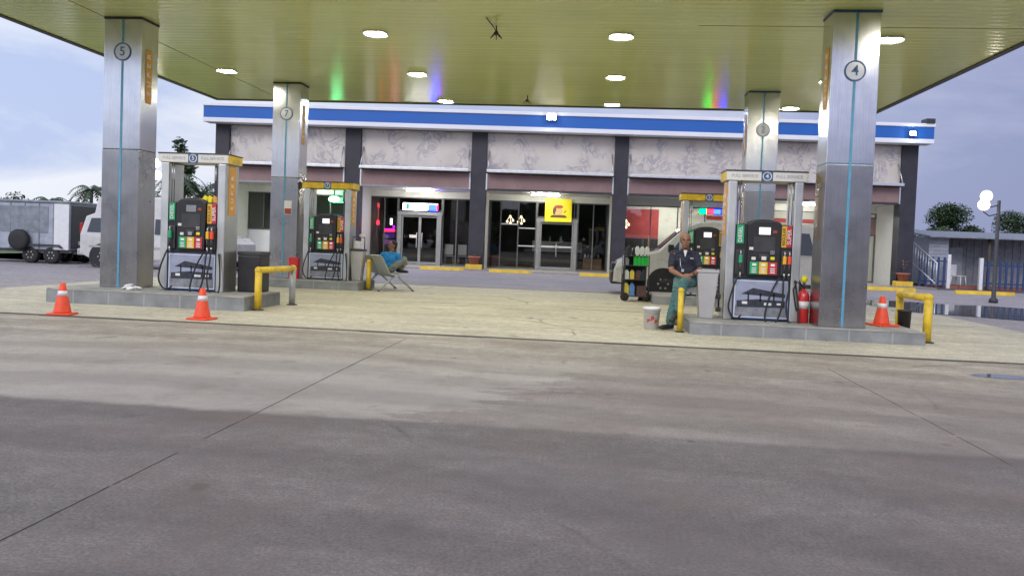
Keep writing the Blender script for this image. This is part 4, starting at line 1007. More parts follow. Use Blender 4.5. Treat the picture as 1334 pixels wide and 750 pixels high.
# left hand van with a raised roof, tail towards the trailer
prof = [(0, .42), (.0, 1.0), (.16, 1.56), (.42, 1.66), (.5, 2.12), (.62, 2.2), (2.6, 2.2), (3.05, 1.80), (3.35, 1.66), (3.95, 1.16), (4.62, 1.04), (4.82, .86), (4.86, .36), (4.5, .28), (.3, .28)]
def ex2(t):
    W = 1.75
    for s in (-1, 1):
        MB().box((-.03, s*.66, 1.02), (.06, s*.84, 1.34), .02).build('tail_light', M['taillight'], t)
        MB().box((.30, s*(W/2+.001), .62), (4.5, s*(W/2+.014), .68)).build('side_trim', M['steelgrey'], t)
        MB().box((3.5, s*.86, 1.16), (3.64, s*1.02, 1.34), .03).build('wing_mirror', M['black'], t)
        for xx in (1.0, 2.3, 3.2): MB().box((xx-.006, s*(W/2-.002), .4), (xx+.006, s*(W/2+.003), 1.1)).build('door_seam', M['dark'], t)
    B((-.10, -.85, .36), (.12, .85, .56), 'rear_bumper', M['steelgrey'], t, .03)
    o = MB().prism([(.02, 1.06), (.15, 1.50), (.125, 1.505), (-.012, 1.06)], 'y', -.68, .68).build('rear_window', M['carglass'], t)
    o = MB().prism([(3.40, 1.64), (3.94, 1.18), (3.975, 1.20), (3.42, 1.665)], 'y', -.66, .66).build('windscreen', M['carglass'], t)
van('parked_van', (-15.62, 24.0, -.008), 'white high roofed van left, hitched to a grey trailer', prof, 1.75,
    [[(.22, 1.07), (.34, 1.50), (.92, 1.52), (.92, 1.07)], [(1.06, 1.07), (1.06, 1.52), (2.2, 1.53), (2.2, 1.07)], [(2.36, 1.07), (2.36, 1.53), (3.2, 1.50), (3.52, 1.07)]], (.72, 4.02), ex2, .10, .03)
t = thing('cargo_trailer', (-18.3, 24.95, -.008), 'grey box trailer with spare wheel at the far left', 'trailer', None, .03)
B((-1.75, -.95, .45), (1.70, .95, 1.93), 'box', M['corr'], t, .02); B((-1.80, -1.0, 1.93), (1.75, 1.0, 2.01), 'roof', M['corrd'], t, .03)
B((-1.5, -.965, .98), (1.0, -.951, 1.82), 'dark_side_panel', M['corrd'], t, .004)
B((1.701, -.86, .5), (1.716, .86, 1.88), 'dark_end_panel', M['dark'], t)  # dark sheet over the trailer's end face
B((1.2, -.97, .46), (1.69, -.9505, 1.92), 'corner_panel', M['white'], t)
for k in range(7): B((-1.72+.48*k, -.9695, .47), (-1.69+.48*k, -.9505 if k != 6 else -.971, 1.92), 'panel_seam', M['corrd'], t)
for s in (-1, 1): MB().prism([(-.02, .52), (.1, .62), (1.4, .62), (1.52, .52), (1.49, .50), (1.38, .585), (.12, .585), (.01, .50)], 'y', s*.95, s*1.08).build('mudguard', M['dark'], t)
B((1.716, -.5, .62), (1.728, -.1, .74), 'number_plate', M['paper'], t)
B((-1.75, -.9, .36), (1.75, .9, .449), 'chassis', M['dark'], t)
MB().tube([(1.72, -.6, .45), (2.72, 0, .45), (1.72, .6, .45)], .04, 8).box((2.62, -.06, .4), (2.80, .06, .5)).build('drawbar', M['dark'], t)
for x in (.4, 1.1):
    for s in (-1, 1): wheel(t, x, s*.86, .27, .2)
sw = MB().lathe([(.10, -.09), (.27, -.09), (.33, -.05), (.33, .05), (.27, .09), (.10, .09)], seg=26).build('spare_wheel', M['rubber'], t); sw.rotation_euler.x = R(90); sw.location = (.12, -1.08, .74)
MB().lathe([(.02, -.05), (.2, -.06), (.2, .06), (.02, .05)], seg=20).build('rim', M['alu'], sw)
MB().box((-.05, -1.0, .5), (.05, -.95, .9)).build('wheel_carrier', M['dark'], t)

# ------------------------------------------------------------------ oil rack with its bottles, broom
rk = thing('oil_rack', (.98, 18.75, 0), 'wheeled black rack of motor oil left of the white van', 'rack', None, .1)
for zz in (.12, .50, .82, 1.04): B((-.27, -.2, zz-.015), (.27, .2, zz), 'shelf', M['dark'], rk, .004)
for sx in (-1, 1):
    for sy in (-1, 1): MB().cyl((sx*.275, sy*.2, .06), (sx*.275, sy*.2, 1.10 if sy > 0 else 1.06), .013, seg=8).build('upright', M['dark'], rk)
MB().tube([(-.275, .2, 1.1), (0, .2, 1.12), (.275, .2, 1.1)], .012, 8).build('top_bar', M['dark'], rk)
B((-.26, .19, .13), (.26, .198, 1.02), 'back_panel', M['black'], rk)
for sx in (-1, 1):
    w_ = MB().lathe([(.02, -.025), (.09, -.025), (.1, 0), (.09, .025), (.02, .025)], seg=16).build('wheel', M['rubber'], rk); w_.rotation_euler.x = R(90); w_.location = (sx*.25, -.16, .1)
def bottle(x, y, z, m, lab, h=.24, r=.05, grp='oil bottles on the rack'):
    t = thing('oil_bottle', (.98+x, 18.75+y, z), lab, 'bottle', grp, .1)
    MB().prism([(-r, 0), (r, 0), (r, h*.68), (r*.35, h*.88), (-r*.35, h*.88), (-r, h*.68)], 'y', -r*.65, r*.65, .008).build('body', M[m], t)
    MB().cyl((0, 0, h*.88), (0, 0, h), r*.33, seg=10).build('cap', M['oil_k' if m != 'oil_k' else 'oil_r'], t)
for k in range(4): bottle(-.02+.085*k, -.14, .82, 'oil_g', 'bright green oil bottle on the middle shelf of the oil rack', .26, .04, 'green bottles on the oil rack')
for k in range(3): bottle(.02+.11*k, -.1, 1.04, 'oil_w', 'white oil bottle on the top shelf of the oil rack', .25, .048, 'white bottles on the oil rack')
bottle(-.17, -.1, 1.04, 'oil_k', 'dark oil bottle on top shelf of rack, left of the white ones')
bottle(-.2, -.12, .50, 'oil_w', 'white oil bottle on the lower shelf of the rack'); bottle(-.08, -.12, .5, 'oil_y', 'yellow oil bottle on the lower shelf of the rack')
bottle(.05, -.12, .5, 'oil_r', 'brown oil bottle on the lower shelf of the rack'); bottle(.18, -.12, .5, 'oil_k', 'black oil bottle on the lower shelf of the rack')
bottle(-.2, -.1, .12, 'oil_y', 'large yellow bottle at the bottom of the rack', .33, .06); bottle(-.07, -.1, .12, 'oil_b', 'large blue bottle at the bottom of the rack', .33, .06)
for k, (x, y, z, m, h) in enumerate(((-.05, .07, 1.04, 'oil_k', .2), (.12, .08, 1.04, 'oil_y', .18), (-.2, .05, .82, 'oil_w', .2), (.1, .06, .5, 'oil_b', .22))):
    bottle(x, y, z, m, ('dark bottle at the back of the top rack shelf', 'yellow bottle at the back of the top rack shelf', 'white bottle left of the green oil bottles', 'blue bottle at the back of the lower rack shelf')[k], h, .045)
t = thing('shop_rag', (.98-.29, 18.6, .62), 'grey rag hanging on the left side of the oil rack', 'rag')
MB().prism([(-.07, 0), (.07, .02), (.085, .38), (.03, .42), (-.05, .40), (-.08, .2)], 'x', -.012, .0).build('cloth', M['badge'], t)
tag(MB().box((-.11, -.1, 0), (.11, .1, .24), .01).build('oil_carton', M['oil_r'], None, (1.12, 18.67, .12), .1), 'dark brown carton at the bottom of the oil rack', 'carton')
t = thing('broom', (1.22, 18.98, 0), 'broom with pale wooden handle standing behind the oil rack', 'broom')
MB().cyl((0, 0, .2), (.05, .02, 1.52), .014, seg=8).build('handle', M['carton'], t); MB().prism([(-.15, 0), (.15, 0), (.1, .2), (-.1, .2)], 'y', -.03, .03).build('bristles', M['dark'], t)

# ------------------------------------------------------------------ right: shed, fences, railing
sh = thing('shed', (15.7, 37.3, 0), 'low grey tin shed with open porch at the far right', 'shed')
bm = MB()
for k in range(14): bm.prism([(-.012, .12+k*.145), (.012, .12+k*.145+.0), (.004, .12+(k+1)*.145), (-.004, .12+(k+1)*.145)], 'y', 0, .001) if False else bm.box((-1.5, -1.3-.012*(k % 2), .1+k*.148), (-.7, -1.25, .1+(k+1)*.148-.012))
bm.build('board_wall', M['corr'], sh)
B((-1.5, -1.248, .05), (-1.45, 1.6, 2.15), 'side_wall', M['corr'], sh)
bm = MB()
for k in range(26):
    x0 = -.7+k*.16; bm.box((x0, .3-.02*(k % 2), .1), (x0+.158, .34, 2.25))
bm.build('corrugated_wall', M['corrd'], sh)
B((-.25, .26, .1), (.55, .278, 1.75), 'door', M['corr'], sh)
MB().prism([(-1.9, 2.12), (1.7, 2.45), (1.7, 2.5), (-1.9, 2.17)], 'x', -1.7, 3.8).build('roof', M['corrd'], sh)
for xx in (.85, 3.4): MB().cyl((xx, -1.5, 0), (xx, -1.5, 2.15), .06).build('post', M['bark'], sh)
B((-1.5, -1.2, -.02), (3.6, .29, .1), 'porch_floor', M['terracotta'], sh)
def fence(x0, x1, y, lab, h, wp):
    t = thing('picket_fence', (x0, y, 0), lab, 'fence', 'blue picket fences by the shed'); l = x1-x0; n = max(2, int(l/.22))
    for zz in (.25, h-.2): B((0, .02, zz), (l, .05, zz+.06), 'rail', M['bluepaint'], t)
    for k in range(n): B((k*l/n+.03, -.012, .05), (k*l/n+.12, .018, h), 'picket', M['bluepaint'], t)
    for q in wp: B((q*l-.07, -.06, 0), (q*l+.07, .08, h+.12), 'post', M['white'], t, .01)
fence(13.55, 14.75, 35.3, 'blue picket fence with white post beside the stair railing', 1.3, (1.0,))
fence(15.9, 18.2, 35.0, 'blue picket fence at the right edge by the porch', 1.2, (0.,))
t = thing('plastic_chair', (15.55, 36.2, .1), 'white plastic chair on the shed porch', 'chair', None, .7)
MB().box((-.23, -.23, .40), (.23, .23, .44), .02).build('seat', M['white'], t); MB().box((-.22, .2, .44), (.22, .24, .9), .03).build('backrest', M['white'], t)
for sx in (-1, 1):
    for sy in (-1, 1): MB().cyl((sx*.23, sy*.22, 0), (sx*.19, sy*.19, .4), .022, seg=8).build('leg', M['white'], t)
t = thing('ice_chest', (15.0, 36.4, .1), 'white box on the porch of the shed', 'box')
B((-.25, -.2, 0), (.25, .2, .4), 'body', M['white'], t, .02); B((-.26, -.21, .4), (.26, .21, .47), 'lid', M['cream'], t, .015)
t = thing('stair_railing', (13.25, 34.2, 0), 'grey metal stair railing at the right end of the store', 'railing')
P0 = Vector((.02, 1.3, 1.95)); P1 = Vector((.55, -.1, 1.05)); dz = Vector((0, 0, -.85))
MB().tube([P0, P1, P1+Vector((0, 0, -1.0))], .028, 8).build('handrail', M['alu'], t); MB().tube([P0+dz, P1+dz], .022, 8).build('bottom_rail', M['alu'], t)
for k in range(1, 10): MB().cyl(P0.lerp(P1, k/10), P0.lerp(P1, k/10)+dz, .012, seg=6).build('baluster', M['alu'], t)

# ------------------------------------------------------------------ lamp posts with globes
def lamp_post(p, heads, h, lab):
    t = thing('lamp_post', p, lab, 'lamp post', 'lamp posts with white globes')
    MB().lathe([(.12, 0), (.12, .1), (.06, .16), (.045, h)], seg=14).build('pole', M['dark'], t)
    for (dx, dz) in heads:
        MB().tube([(0, 0, dz-.25), (dx*.6, 0, dz-.32), (dx, 0, dz-.2), (dx, 0, dz-.14)], .018, 8).build('arm', M['dark'], t)
        MB().sph((dx, 0, dz), .16, 20).build('globe', M['E_globe'], t)
lamp_post((-16.35, 28, 0), ((.42, 3.19), (.36, 3.62), (-.42, 3.2)), 3.7, 'lamp post with glowing globes behind the front left column')
lamp_post((11.75, 25, 0), ((-.42, 2.86), (-.36, 3.12)), 3.0, 'lamp post with glowing globes at the right edge')
# ------------------------------------------------------------------ people: one remeshed skin per body, clothes as shells
def blob(name, prims, voxel, mat, parent, smooth=6, wrinkle=0.):
    bm = MB()
    for q in prims:
        if q[0] == 'c':
            _, a, ra, b, rb = q; bm.cyl(a, b, ra, rb, 16); bm.sph(a, ra, 16); bm.sph(b, rb, 16)
        else:
            _, c, r, *rot = q; bm.sph(c, r, 20, rot[0] if rot else None)
    o = bm.build(name, mat, parent)
    m = o.modifiers.new('r', 'REMESH'); m.mode = 'VOXEL'; m.voxel_size = voxel; m.use_smooth_shade = True
    s = o.modifiers.new('s', 'SMOOTH'); s.iterations = smooth; s.factor = .5
    me = bpy.data.meshes.new_from_object(o.evaluated_get(bpy.context.evaluated_depsgraph_get()))
    if wrinkle:
        from mathutils import noise
        nrm = [v.normal.copy() for v in me.vertices]
        for v, n_ in zip(me.vertices, nrm):
            q = Vector((v.co.x*16, v.co.y*16, v.co.z*26)); w_ = noise.noise(q+noise.noise_vector(q*.6)*.8)
            v.co += n_*wrinkle*(w_*1.1-.35*abs(noise.noise(q*1.9)))
    old = o.data; o.modifiers.clear(); o.data = me; bpy.data.meshes.remove(old); me.name = name
    if not me.materials: me.materials.append(mat)
    for p in me.polygons: p.use_smooth = True
    return o
def V(*a): return Vector(a)
def hand(prims, wrist, d, up, side, curl=.5):
    """palm, four unequal bent fingers and a thumb leaving the side of the palm"""
    d = d.normalized(); s = d.cross(up).normalized()*side; u = up.normalized()
    palm = wrist+d*.05
    prims.append(('c', wrist, .024, wrist+d*.025, .026))
    for k in range(4):
        o = (k-1.5)*.021
        base = wrist+d*.088+s*o; prims.append(('c', wrist+d*.02+s*o*.7, .018, base, .0125))
        l = (.036, .042, .039, .030)[k]
        p1 = base+(d*math.cos(curl*.5)-u*math.sin(curl*.5))*l; p2 = p1+(d*math.cos(curl*1.5)-u*math.sin(curl*1.5))*l*.75; p3 = p2+(d*math.cos(curl*2.3)-u*math.sin(curl*2.3))*l*.6
        prims += [('c', base, .0105, p1, .0098), ('c', p1, .0098, p2, .009), ('c', p2, .009, p3, .008)]
    t0 = wrist+d*.03-s*.03; t1 = t0+(d*.7-s*.7)*.035; t2 = t1+(d-s*.15-u*.3).normalized()*.03
    prims += [('c', wrist+d*.02, .018, t0, .015), ('c', t0, .0135, t1, .0115), ('c', t1, .0115, t2, .0095)]
def head(prims, c, f, k=1.):
    """c centre of the skull, f facing direction (horizontal)"""
    f = f.normalized(); s = V(0, 0, 1).cross(f).normalized(); u = V(0, 0, 1)
    rot = Matrix((s, f, u)).transposed().to_4x4()
    prims += [('e', c+u*.03, (.076*k, .096*k, .092*k), rot), ('e', c+f*.022-u*.05, (.058*k, .068*k, .075*k), rot), ('e', c+f*.05-u*.098, (.028*k, .026*k, .022*k), rot),
              ('e', c+f*.088+u*.022, (.05*k, .014*k, .010*k), rot), ('e', c+f*.103-u*.022, (.0135*k, .02*k, .014*k), rot), ('c', c+f*.092+u*.012, .009, c+f*.107-u*.018, .012),
              ('e', c+f*.084-u*.062, (.026*k, .012*k, .010*k), rot)]
    for q in (-1, 1):
        prims += [('e', c+s*q*.078-f*.008-u*.004, (.011*k, .02*k, .032*k), rot), ('e', c+s*q*.042+f*.068-u*.026, (.02*k, .02*k, .018*k), rot)]
    return s, rot
def face(parent, c, f, s, rot, skinname='eye'):
    u = V(0, 0, 1)
    for q in (-1, 1):
        MB().sph(c+s*q*.030+f*.0815+u*.004, (.0135, .010, .007), 10, rot).build('eye', M['eye'], parent)
        MB().sph(c+s*q*.031+f*.094+u*.026, (.020, .006, .0045), 10, rot).build('eyebrow', M['hairblack'], parent)
    MB().sph(c+f*.092-u*.062, (.024, .006, .005), 10, rot).build('mouth', M['lip'], parent)

# --- man seated on the guard rail, legs crossed, hands folded
man = thing('person', (1.38, 12.78, 0), 'bald man in navy shirt and teal trousers seated at right pump', 'person')
hc = V(.035, -.06, 1.375); fd = V(-.05, -1, -.02).normalized()
sh_l, sh_r = V(-.140, .02, 1.15), V(.215, .03, 1.15)      # shoulders as seen in the picture
el_l, el_r = V(-.165, -.10, .905), V(.27, -.09, .915)
wr_l, wr_r = V(-.035, -.30, .835), V(.115, -.29, .85)
hip_l, hip_r = V(-.02, .0, .74), V(.165, .0, .74)
kn_s, an_s = V(-.085, -.40, .66), V(-.17, -.30, .11)       # standing leg
kn_x, an_x = V(-.015, -.47, .735), V(-.075, -.50, .315)     # crossed leg
pr = []
s, rot = head(pr, hc, fd)
pr += [('c', V(.04, .0, 1.2), .058, hc-V(0, -.015, .07), .054),
       ('e', V(.04, .02, 1.05), (.165, .105, .17)), ('e', V(.055, .015, .86), (.15, .11, .16)), ('e', V(.07, .02, .76), (.165, .13, .11)),
       ('c', V(.04, .02, 1.17), .06, sh_l, .055), ('c', V(.04, .02, 1.17), .06, sh_r, .055),
       ('c', sh_l, .052, el_l, .042), ('c', sh_r, .052, el_r, .042), ('c', el_l, .042, wr_l, .028), ('c', el_r, .042, wr_r, .028),
       ('c', hip_l, .085, kn_s, .058), ('c', hip_r, .085, kn_x, .058), ('c', kn_s, .055, an_s, .036), ('c', kn_x, .055, an_x, .036),]
hand(pr, wr_l, V(.9, -.45, -.10), V(.1, -.5, 1), 1, .55); hand(pr, wr_r, V(-.9, -.45, -.12), V(-.1, -.5, 1), -1, .55)
body = blob('body', pr, .0065, M['skin'], man, 3)
face(man, hc, fd, s, rot)
# hair: close-cropped rim round the back and sides
blob('hair', [('e', hc+V(.0, .018, .020), (.0835, .093, .07), rot), ('e', hc+V(0, .05, -.02), (.066, .06, .06), rot)], .008, M['hairgrey'], man, 2)
shirt = [('e', V(.04, .02, 1.055), (.172, .122, .170)), ('e', V(.055, .01, .875), (.175, .135, .18)), ('e', V(.065, .012, .79), (.175, .145, .10)),
         ('c', V(.04, .02, 1.17), .074, sh_l, .062), ('c', V(.04, .02, 1.17), .074, sh_r, .062), ('c', V(.04, .015, 1.19), .072, V(.04, .01, 1.215), .066),
         ('c', sh_l, .063, sh_l.lerp(el_l, .68), .064), ('c', sh_r, .063, sh_r.lerp(el_r, .68), .064)]
so_ = blob('shirt', shirt, .011, M['shirt'], man, 4, .012)
MB().prism([(-.03, 0), (.03, 0), (.004, -.10), (-.004, -.10)], 'y', -.004, .004).build('undershirt', M['paper'], man, (.035, -.092, 1.225))
for q in (-1, 1): 
    c = MB().prism([(0, 0), (q*.075, .012), (q*.05, -.05), (q*.012, -.075)], 'y', -.006, .006, .002).build('collar', M['shirt'], man, (.037+q*.008, -.088, 1.235))
MB().box((-.025, -.004, -.012), (.025, .004, .012), .002).build('pocket_badge', M['badge'], man, (.135, -.117, 1.10))
MB().tube([(-.045, -.125, 1.10), (-.035, -.145, .98), (.0, -.155, .92)], .005, 6).box((-.02, -.162, .885), (.02, -.152, .93), .003).build('lanyard_tag', M['alu'], man)
tr = [('e', V(.07, .02, .745), (.18, .145, .10)), ('c', hip_l, .10, kn_s, .078), ('c', hip_r, .10, kn_x, .078), ('c', kn_s, .076, V(-.168, -.305, .135), .072), ('c', kn_x, .076, an_x+V(.004, .0, .035), .068)]
blob('trousers', tr, .010, M['trouser'], man, 4, .012)
def shoe(parent, an, d, drop=0):
    d = d.normalized(); s_ = d.cross(V(0, 0, 1)).normalized()
    pr = [('c', an+V(0, 0, -.01), .046, an-V(0, 0, .045)-d*.02, .042), ('c', an-V(0, 0, .05)-d*.03, .042, an-V(0, 0, .062)+d*.13, .038), ('e', an-V(0, 0, .066)+d*.15, (.05, .05, .03))]
    blob('shoe', pr, .009, M['shoe'], parent, 2)
shoe(man, V(-.17, -.31, .105), V(-1, -.55, 0)); shoe(man, an_x+V(0, 0, -.0), V(-.75, -.6, -.55))
MB().lathe([(.034, 0), (.036, .006), (.036, .022), (.034, .028)], seg=18).build('wristwatch', M['dark'], man).matrix_local = Matrix.Translation(wr_r.lerp(el_r, .16)) @ (el_r-wr_r).to_track_quat('Z', 'Y').to_matrix().to_4x4() @ Matrix.Translation((0, 0, -.014))

# --- bench: two-seat perforated metal bench, back towards the camera
be = thing('metal_bench', (-4.86, 18.72, 0), 'grey perforated metal bench with the man in blue', 'bench', None, R(38))
# local x = facing direction, local y = long axis
def seatpan(y0, y1):
    pts_s = [(-.16, .405), (.05, .385), (.33, .40), (.40, .385), (.40, .37), (.33, .382), (.05, .365), (-.16, .385)]
    MB().prism(pts_s, 'y', y0, y1).build('seat', M['bench'], be)
    pts_b = [(-.14, .40), (-.36, .80), (-.41, .835), (-.43, .82), (-.38, .79), (-.17, .395)]
    b = MB().prism(pts_b, 'y', y0, y1)
    b.build('backrest', M['benchback'], be)
def perforated():
    m, nt, out = newmat('perforated_steel')
    p = N(nt, 'ShaderNodeBsdfPrincipled', Roughness=.42, Metallic=.3)
    tc = N(nt, 'ShaderNodeTexCoord'); v = N(nt, 'ShaderNodeTexVoronoi', Scale=38.); v.inputs['Randomness'].default_value = 0.; L(nt, tc, 'Object', v, 'Vector')
    r = ramp(nt, v, 'Distance', [(.26, (.10, .11, .10)), (.34, (.46, .50, .46))]); L(nt, r, 'Color', p, 'Base Color'); L(nt, p, 'BSDF', out, 'Surface'); return m
M['benchback'] = perforated()
seatpan(-.58, -.02); seatpan(.02, .58)
MB().box((-.05, -.62, .33), (.03, .62, .37), .01).build('beam', M['bench'], be)
for yy in (-.5, .5):
    MB().tube([(-.40, yy, .02), (-.02, yy, .35), (.06, yy, .35), (.46, yy, .02)], .022, 8).build('leg', M['bench'], be)
    for xx in (-.4, .46): MB().sph((xx, yy, .015), (.035, .03, .015), 10).build('foot', M['rubber'], be)

# --- man in blue on the bench, turned, looking left
bl = thing('person', (-4.80, 18.78, .02), 'dark haired man in blue shirt sitting sideways on metal bench', 'person', None, R(38))
hc = V(.11, .11, 1.02); hd_ = R(-38)
fw = V(-.85, -.5, .0); fd = (Matrix.Rotation(hd_, 3, 'Z') @ fw).normalized()
pr = []
s, rot = head(pr, hc, fd)
sh1, sh2 = V(-.07, .25, .80), V(.20, .01, .80)
el1, el2 = V(-.04, .36, .58), V(.31, -.06, .57); w1, w2 = V(.18, .36, .62), V(.40, .12, .66)
h1, h2 = V(.03, .02, .48), V(.05, .22, .48); k1, k2 = V(.34, -.06, .70), V(.36, .30, .70); a1, a2 = V(.30, .02, .48), V(.32, .20, .48)
pr += [('c', V(.06, .11, .83), .056, hc-V(0, 0, .06), .052), ('e', V(.06, .13, .70), (.15, .15, .15)), ('e', V(.03, .12, .54), (.12, .16, .13)),
       ('c', V(.06, .1, .81), .06, sh1, .055), ('c', V(.06, .1, .81), .06, sh2, .055), ('c', sh1, .05, el1, .042), ('c', sh2, .05, el2, .042), ('c', el1, .04, w1, .028), ('c', el2, .04, w2, .028),
       ('c', h1, .085, k1, .058), ('c', h2, .085, k2, .058), ('c', k1, .055, a1, .037), ('c', k2, .055, a2, .037)]
hand(pr, w1, V(.8, .3, -.2), V(0, 0, 1), 1, .5); hand(pr, w2, V(.2, -.9, -.2), V(.2, 0, 1), -1, .5)
blob('body', pr, .008, M['skin2'], bl, 3)
face(bl, hc, fd, s, rot)
blob('hair', [('e', hc-fd*.022+V(0, 0, .052), (.082, .094, .078), rot), ('e', hc-fd*.05-V(0, 0, .01), (.066, .055, .07), rot)], .009, M['hairblack'], bl, 2)
blob('shirt', [('e', V(.06, .13, .70), (.185, .18, .165)), ('e', V(.04, .13, .55), (.165, .18, .13)), ('c', V(.06, .1, .81), .075, sh1, .074), ('c', V(.06, .1, .81), .075, sh2, .074), ('c', sh1, .074, sh1.lerp(el1, .7), .066), ('c', sh2, .074, sh2.lerp(el2, .7), .066)], .012, M['blueshirt'], bl, 4, .012)
blob('trousers', [('e', V(.05, .12, .48), (.15, .19, .10)), ('c', h1, .10, k1, .082), ('c', h2, .10, k2, .082), ('c', k1, .08, V(.31, .01, .51), .07), ('c', k2, .08, V(.33, .21, .51), .07)], .012, M['greytrouser'], bl, 4, .012)
shoe(bl, a1, V(1, -.05, 0)); shoe(bl, a2, V(1, .1, 0))
# ------------------------------------------------------------------ trees
def tree(name, p, lab, h, cr, mat, seed, n=2600, trunk=.3, flat=.8, base=.30, lsz=.26):
    rnd = random.Random(seed)
    t = thing(name, p, lab, 'tree', 'trees around the station')
    br = MB(); top = h*base
    br.tube([(0, 0, 0), (.06*h*.2, .02, top*.6), (0, .05, top), (.03*h, 0, h*.72)], [trunk*.5, trunk*.42, trunk*.35, trunk*.08], 10)
    cl = []
    for k in range(13):
        a = rnd.uniform(0, 6.28); q = rnd.uniform(0, 1); z = top+(h-top)*(.12+.80*q); rr = cr*(1-.62*abs(q-.35)**1.1*1.3)*rnd.uniform(.35, .85)
        c = Vector((rr*math.cos(a), rr*math.sin(a), z)); r = cr*rnd.uniform(.28, .5); cl.append((c, r))
        br.tube([(0, 0, top*.9), c*.5+Vector((0, 0, top*.35)), c], [trunk*.2, trunk*.12, trunk*.03], 6)
    br.build('trunk', M['bark'], t)
    bm = MB()
    for k in range(n):
        c, r = rnd.choice(cl); v = Vector((rnd.gauss(0, 1), rnd.gauss(0, 1), rnd.gauss(0, 1))).normalized()*r*rnd.uniform(.35, 1.08)**.6; v.z *= flat
        q = c+v; d = Vector((rnd.uniform(-1, 1), rnd.uniform(-1, 1), rnd.uniform(-.7, .5))).normalized(); e = d.cross(Vector((rnd.uniform(-1, 1), rnd.uniform(-1, 1), 1))).normalized(); l = lsz*rnd.uniform(.6, 1.3)
        bm.quad([q, q+d*l*.5+e*l*.3, q+d*l, q+d*l*.5-e*l*.3])
    bm.build('crown', mat, t, recalc=False)
def palm(p, lab, h, seed, L_=1.9, n=15):
    rnd = random.Random(seed); t = thing('palm_tree', p, lab, 'tree', 'palms at the left')
    MB().tube([(0, 0, 0), (.1, .05, h*.5), (.18, 0, h)], [.16, .12, .10], 10).build('trunk', M['bark'], t)
    bm = MB()
    for k in range(n):
        a = 2*math.pi*k/n+rnd.uniform(-.2, .2); el = rnd.uniform(.1, 1.1); d = Vector((math.cos(a), math.sin(a), 0)); s = Vector((-math.sin(a), math.cos(a), 0)); prev = None
        for j in range(12):
            u = j/11; p_ = Vector((.18, 0, h))+d*L_*u*math.cos(el*.6)+Vector((0, 0, L_*(u*math.sin(el)-1.05*u*u)))
            if prev is not None:
                for q in (-1, 1):
                    l = .42*math.sin(math.pi*min(1, u*.9+.1))+.05
                    tip = p_+s*q*l*.8+d*.18-Vector((0, 0, .32*l+rnd.uniform(0, .1)))
                    bm.quad([prev, p_, tip, prev*.5+p_*.5+(tip-p_)*.5])
            prev = p_
    bm.build('fronds', M['palm'], t, recalc=False)
tree('broadleaf_tree', (25.2, 60, 0), 'large round dark tree behind the tin shed', 4.95, 2.1, M['leaf1'], 3, 15000, base=.25, lsz=.17)
tree('broadleaf_tree', (20.6, 52, 0), 'bushy tree just right of the store, behind the stair railing', 3.3, 1.5, M['leaf2'], 4, 7000, base=.18, lsz=.15)
tree('broadleaf_tree', (22.6, 62, 0), 'low spreading tree between the store and shed', 3.9, 1.5, M['leaf2'], 14, 6000, base=.2, lsz=.16)
tree('broadleaf_tree', (30.2, 62, 0), 'tree beyond the right end of the shed roof', 4.6, 2.0, M['leaf1'], 5, 9000, base=.25, lsz=.17)
tree('broadleaf_tree', (35.5, 66, 0), 'tree farthest right beyond the lamp globes', 5.4, 2.6, M['leaf1'], 6, 8000, base=.25, lsz=.18)
tree('conifer_tree', (-26.6, 50, 0), 'narrow pointed tree rising above the left pump sign', 7.2, .95, M['leaf1'], 7, 1700, flat=1.3, base=.45)
tree('broadleaf_tree', (-27.6, 47, 0), 'dark leafy tree seen through the left pump frame', 3.6, 1.5, M['leaf1'], 8, 6000, base=.25, lsz=.15)
tree('broadleaf_tree', (-23.8, 48, 0), 'leafy tree left of the store edge, seen through pump frame', 4.3, 1.35, M['leaf2'], 9, 4000, base=.4, lsz=.15)
palm((-25.0, 46, 0), 'palm with drooping fronds seen inside the left pump frame', 4.2, 10)
palm((-22.6, 47, 0), 'shorter palm beside the left end of the store', 3.9, 11, 1.5)
palm((-34.6, 48, 0), 'palm top showing above the grey trailer roof', 2.7, 12, 1.7)
palm((-31.8, 48, 0), 'palm leaning out left of the front left column', 3.5, 13, 1.7)
tree('broadleaf_tree', (-29.6, 50, 0), 'leafy tree behind the front left column', 3.7, 1.7, M['leaf2'], 15, 2600, base=.3)
tree('broadleaf_tree', (-40.5, 52, 0), 'tree behind the trailer at the far left edge', 3.2, 1.9, M['leaf1'], 16, 2600, base=.25)
tag(MB().box((-14, -.8, 0), (14, .8, 1.1), .3).build('hedge', M['leaf1'], None, (-38, 58, 0)), 'long low hedge far behind the trailer', 'hedge')

# the wood across the road behind the viewer: dark mass that the steel columns mirror
rnd = random.Random(31); bm = MB()
for k in range(5200):
    x = rnd.uniform(-70, 60); hmax = 6.6+1.3*math.sin(x*.31)+.9*math.sin(x*.83+1); z = hmax*rnd.random()**.7; y = -36+rnd.gauss(0, 1.6)
    q = Vector((x, y, z)); d = Vector((rnd.uniform(-1, 1), rnd.uniform(-.6, .6), rnd.uniform(-.8, .8))).normalized(); e = d.cross(Vector((rnd.uniform(-.3, .3), 1, rnd.uniform(-.3, .3)))).normalized(); l = rnd.uniform(1.1, 2.0)
    bm.quad([q, q+d*l*.5+e*l*.4, q+d*l, q+d*l*.5-e*l*.4])
tag(bm.build('roadside_wood', M['leaf1'], None, recalc=False), 'dark line of trees across the road', 'wood', kind='stuff')
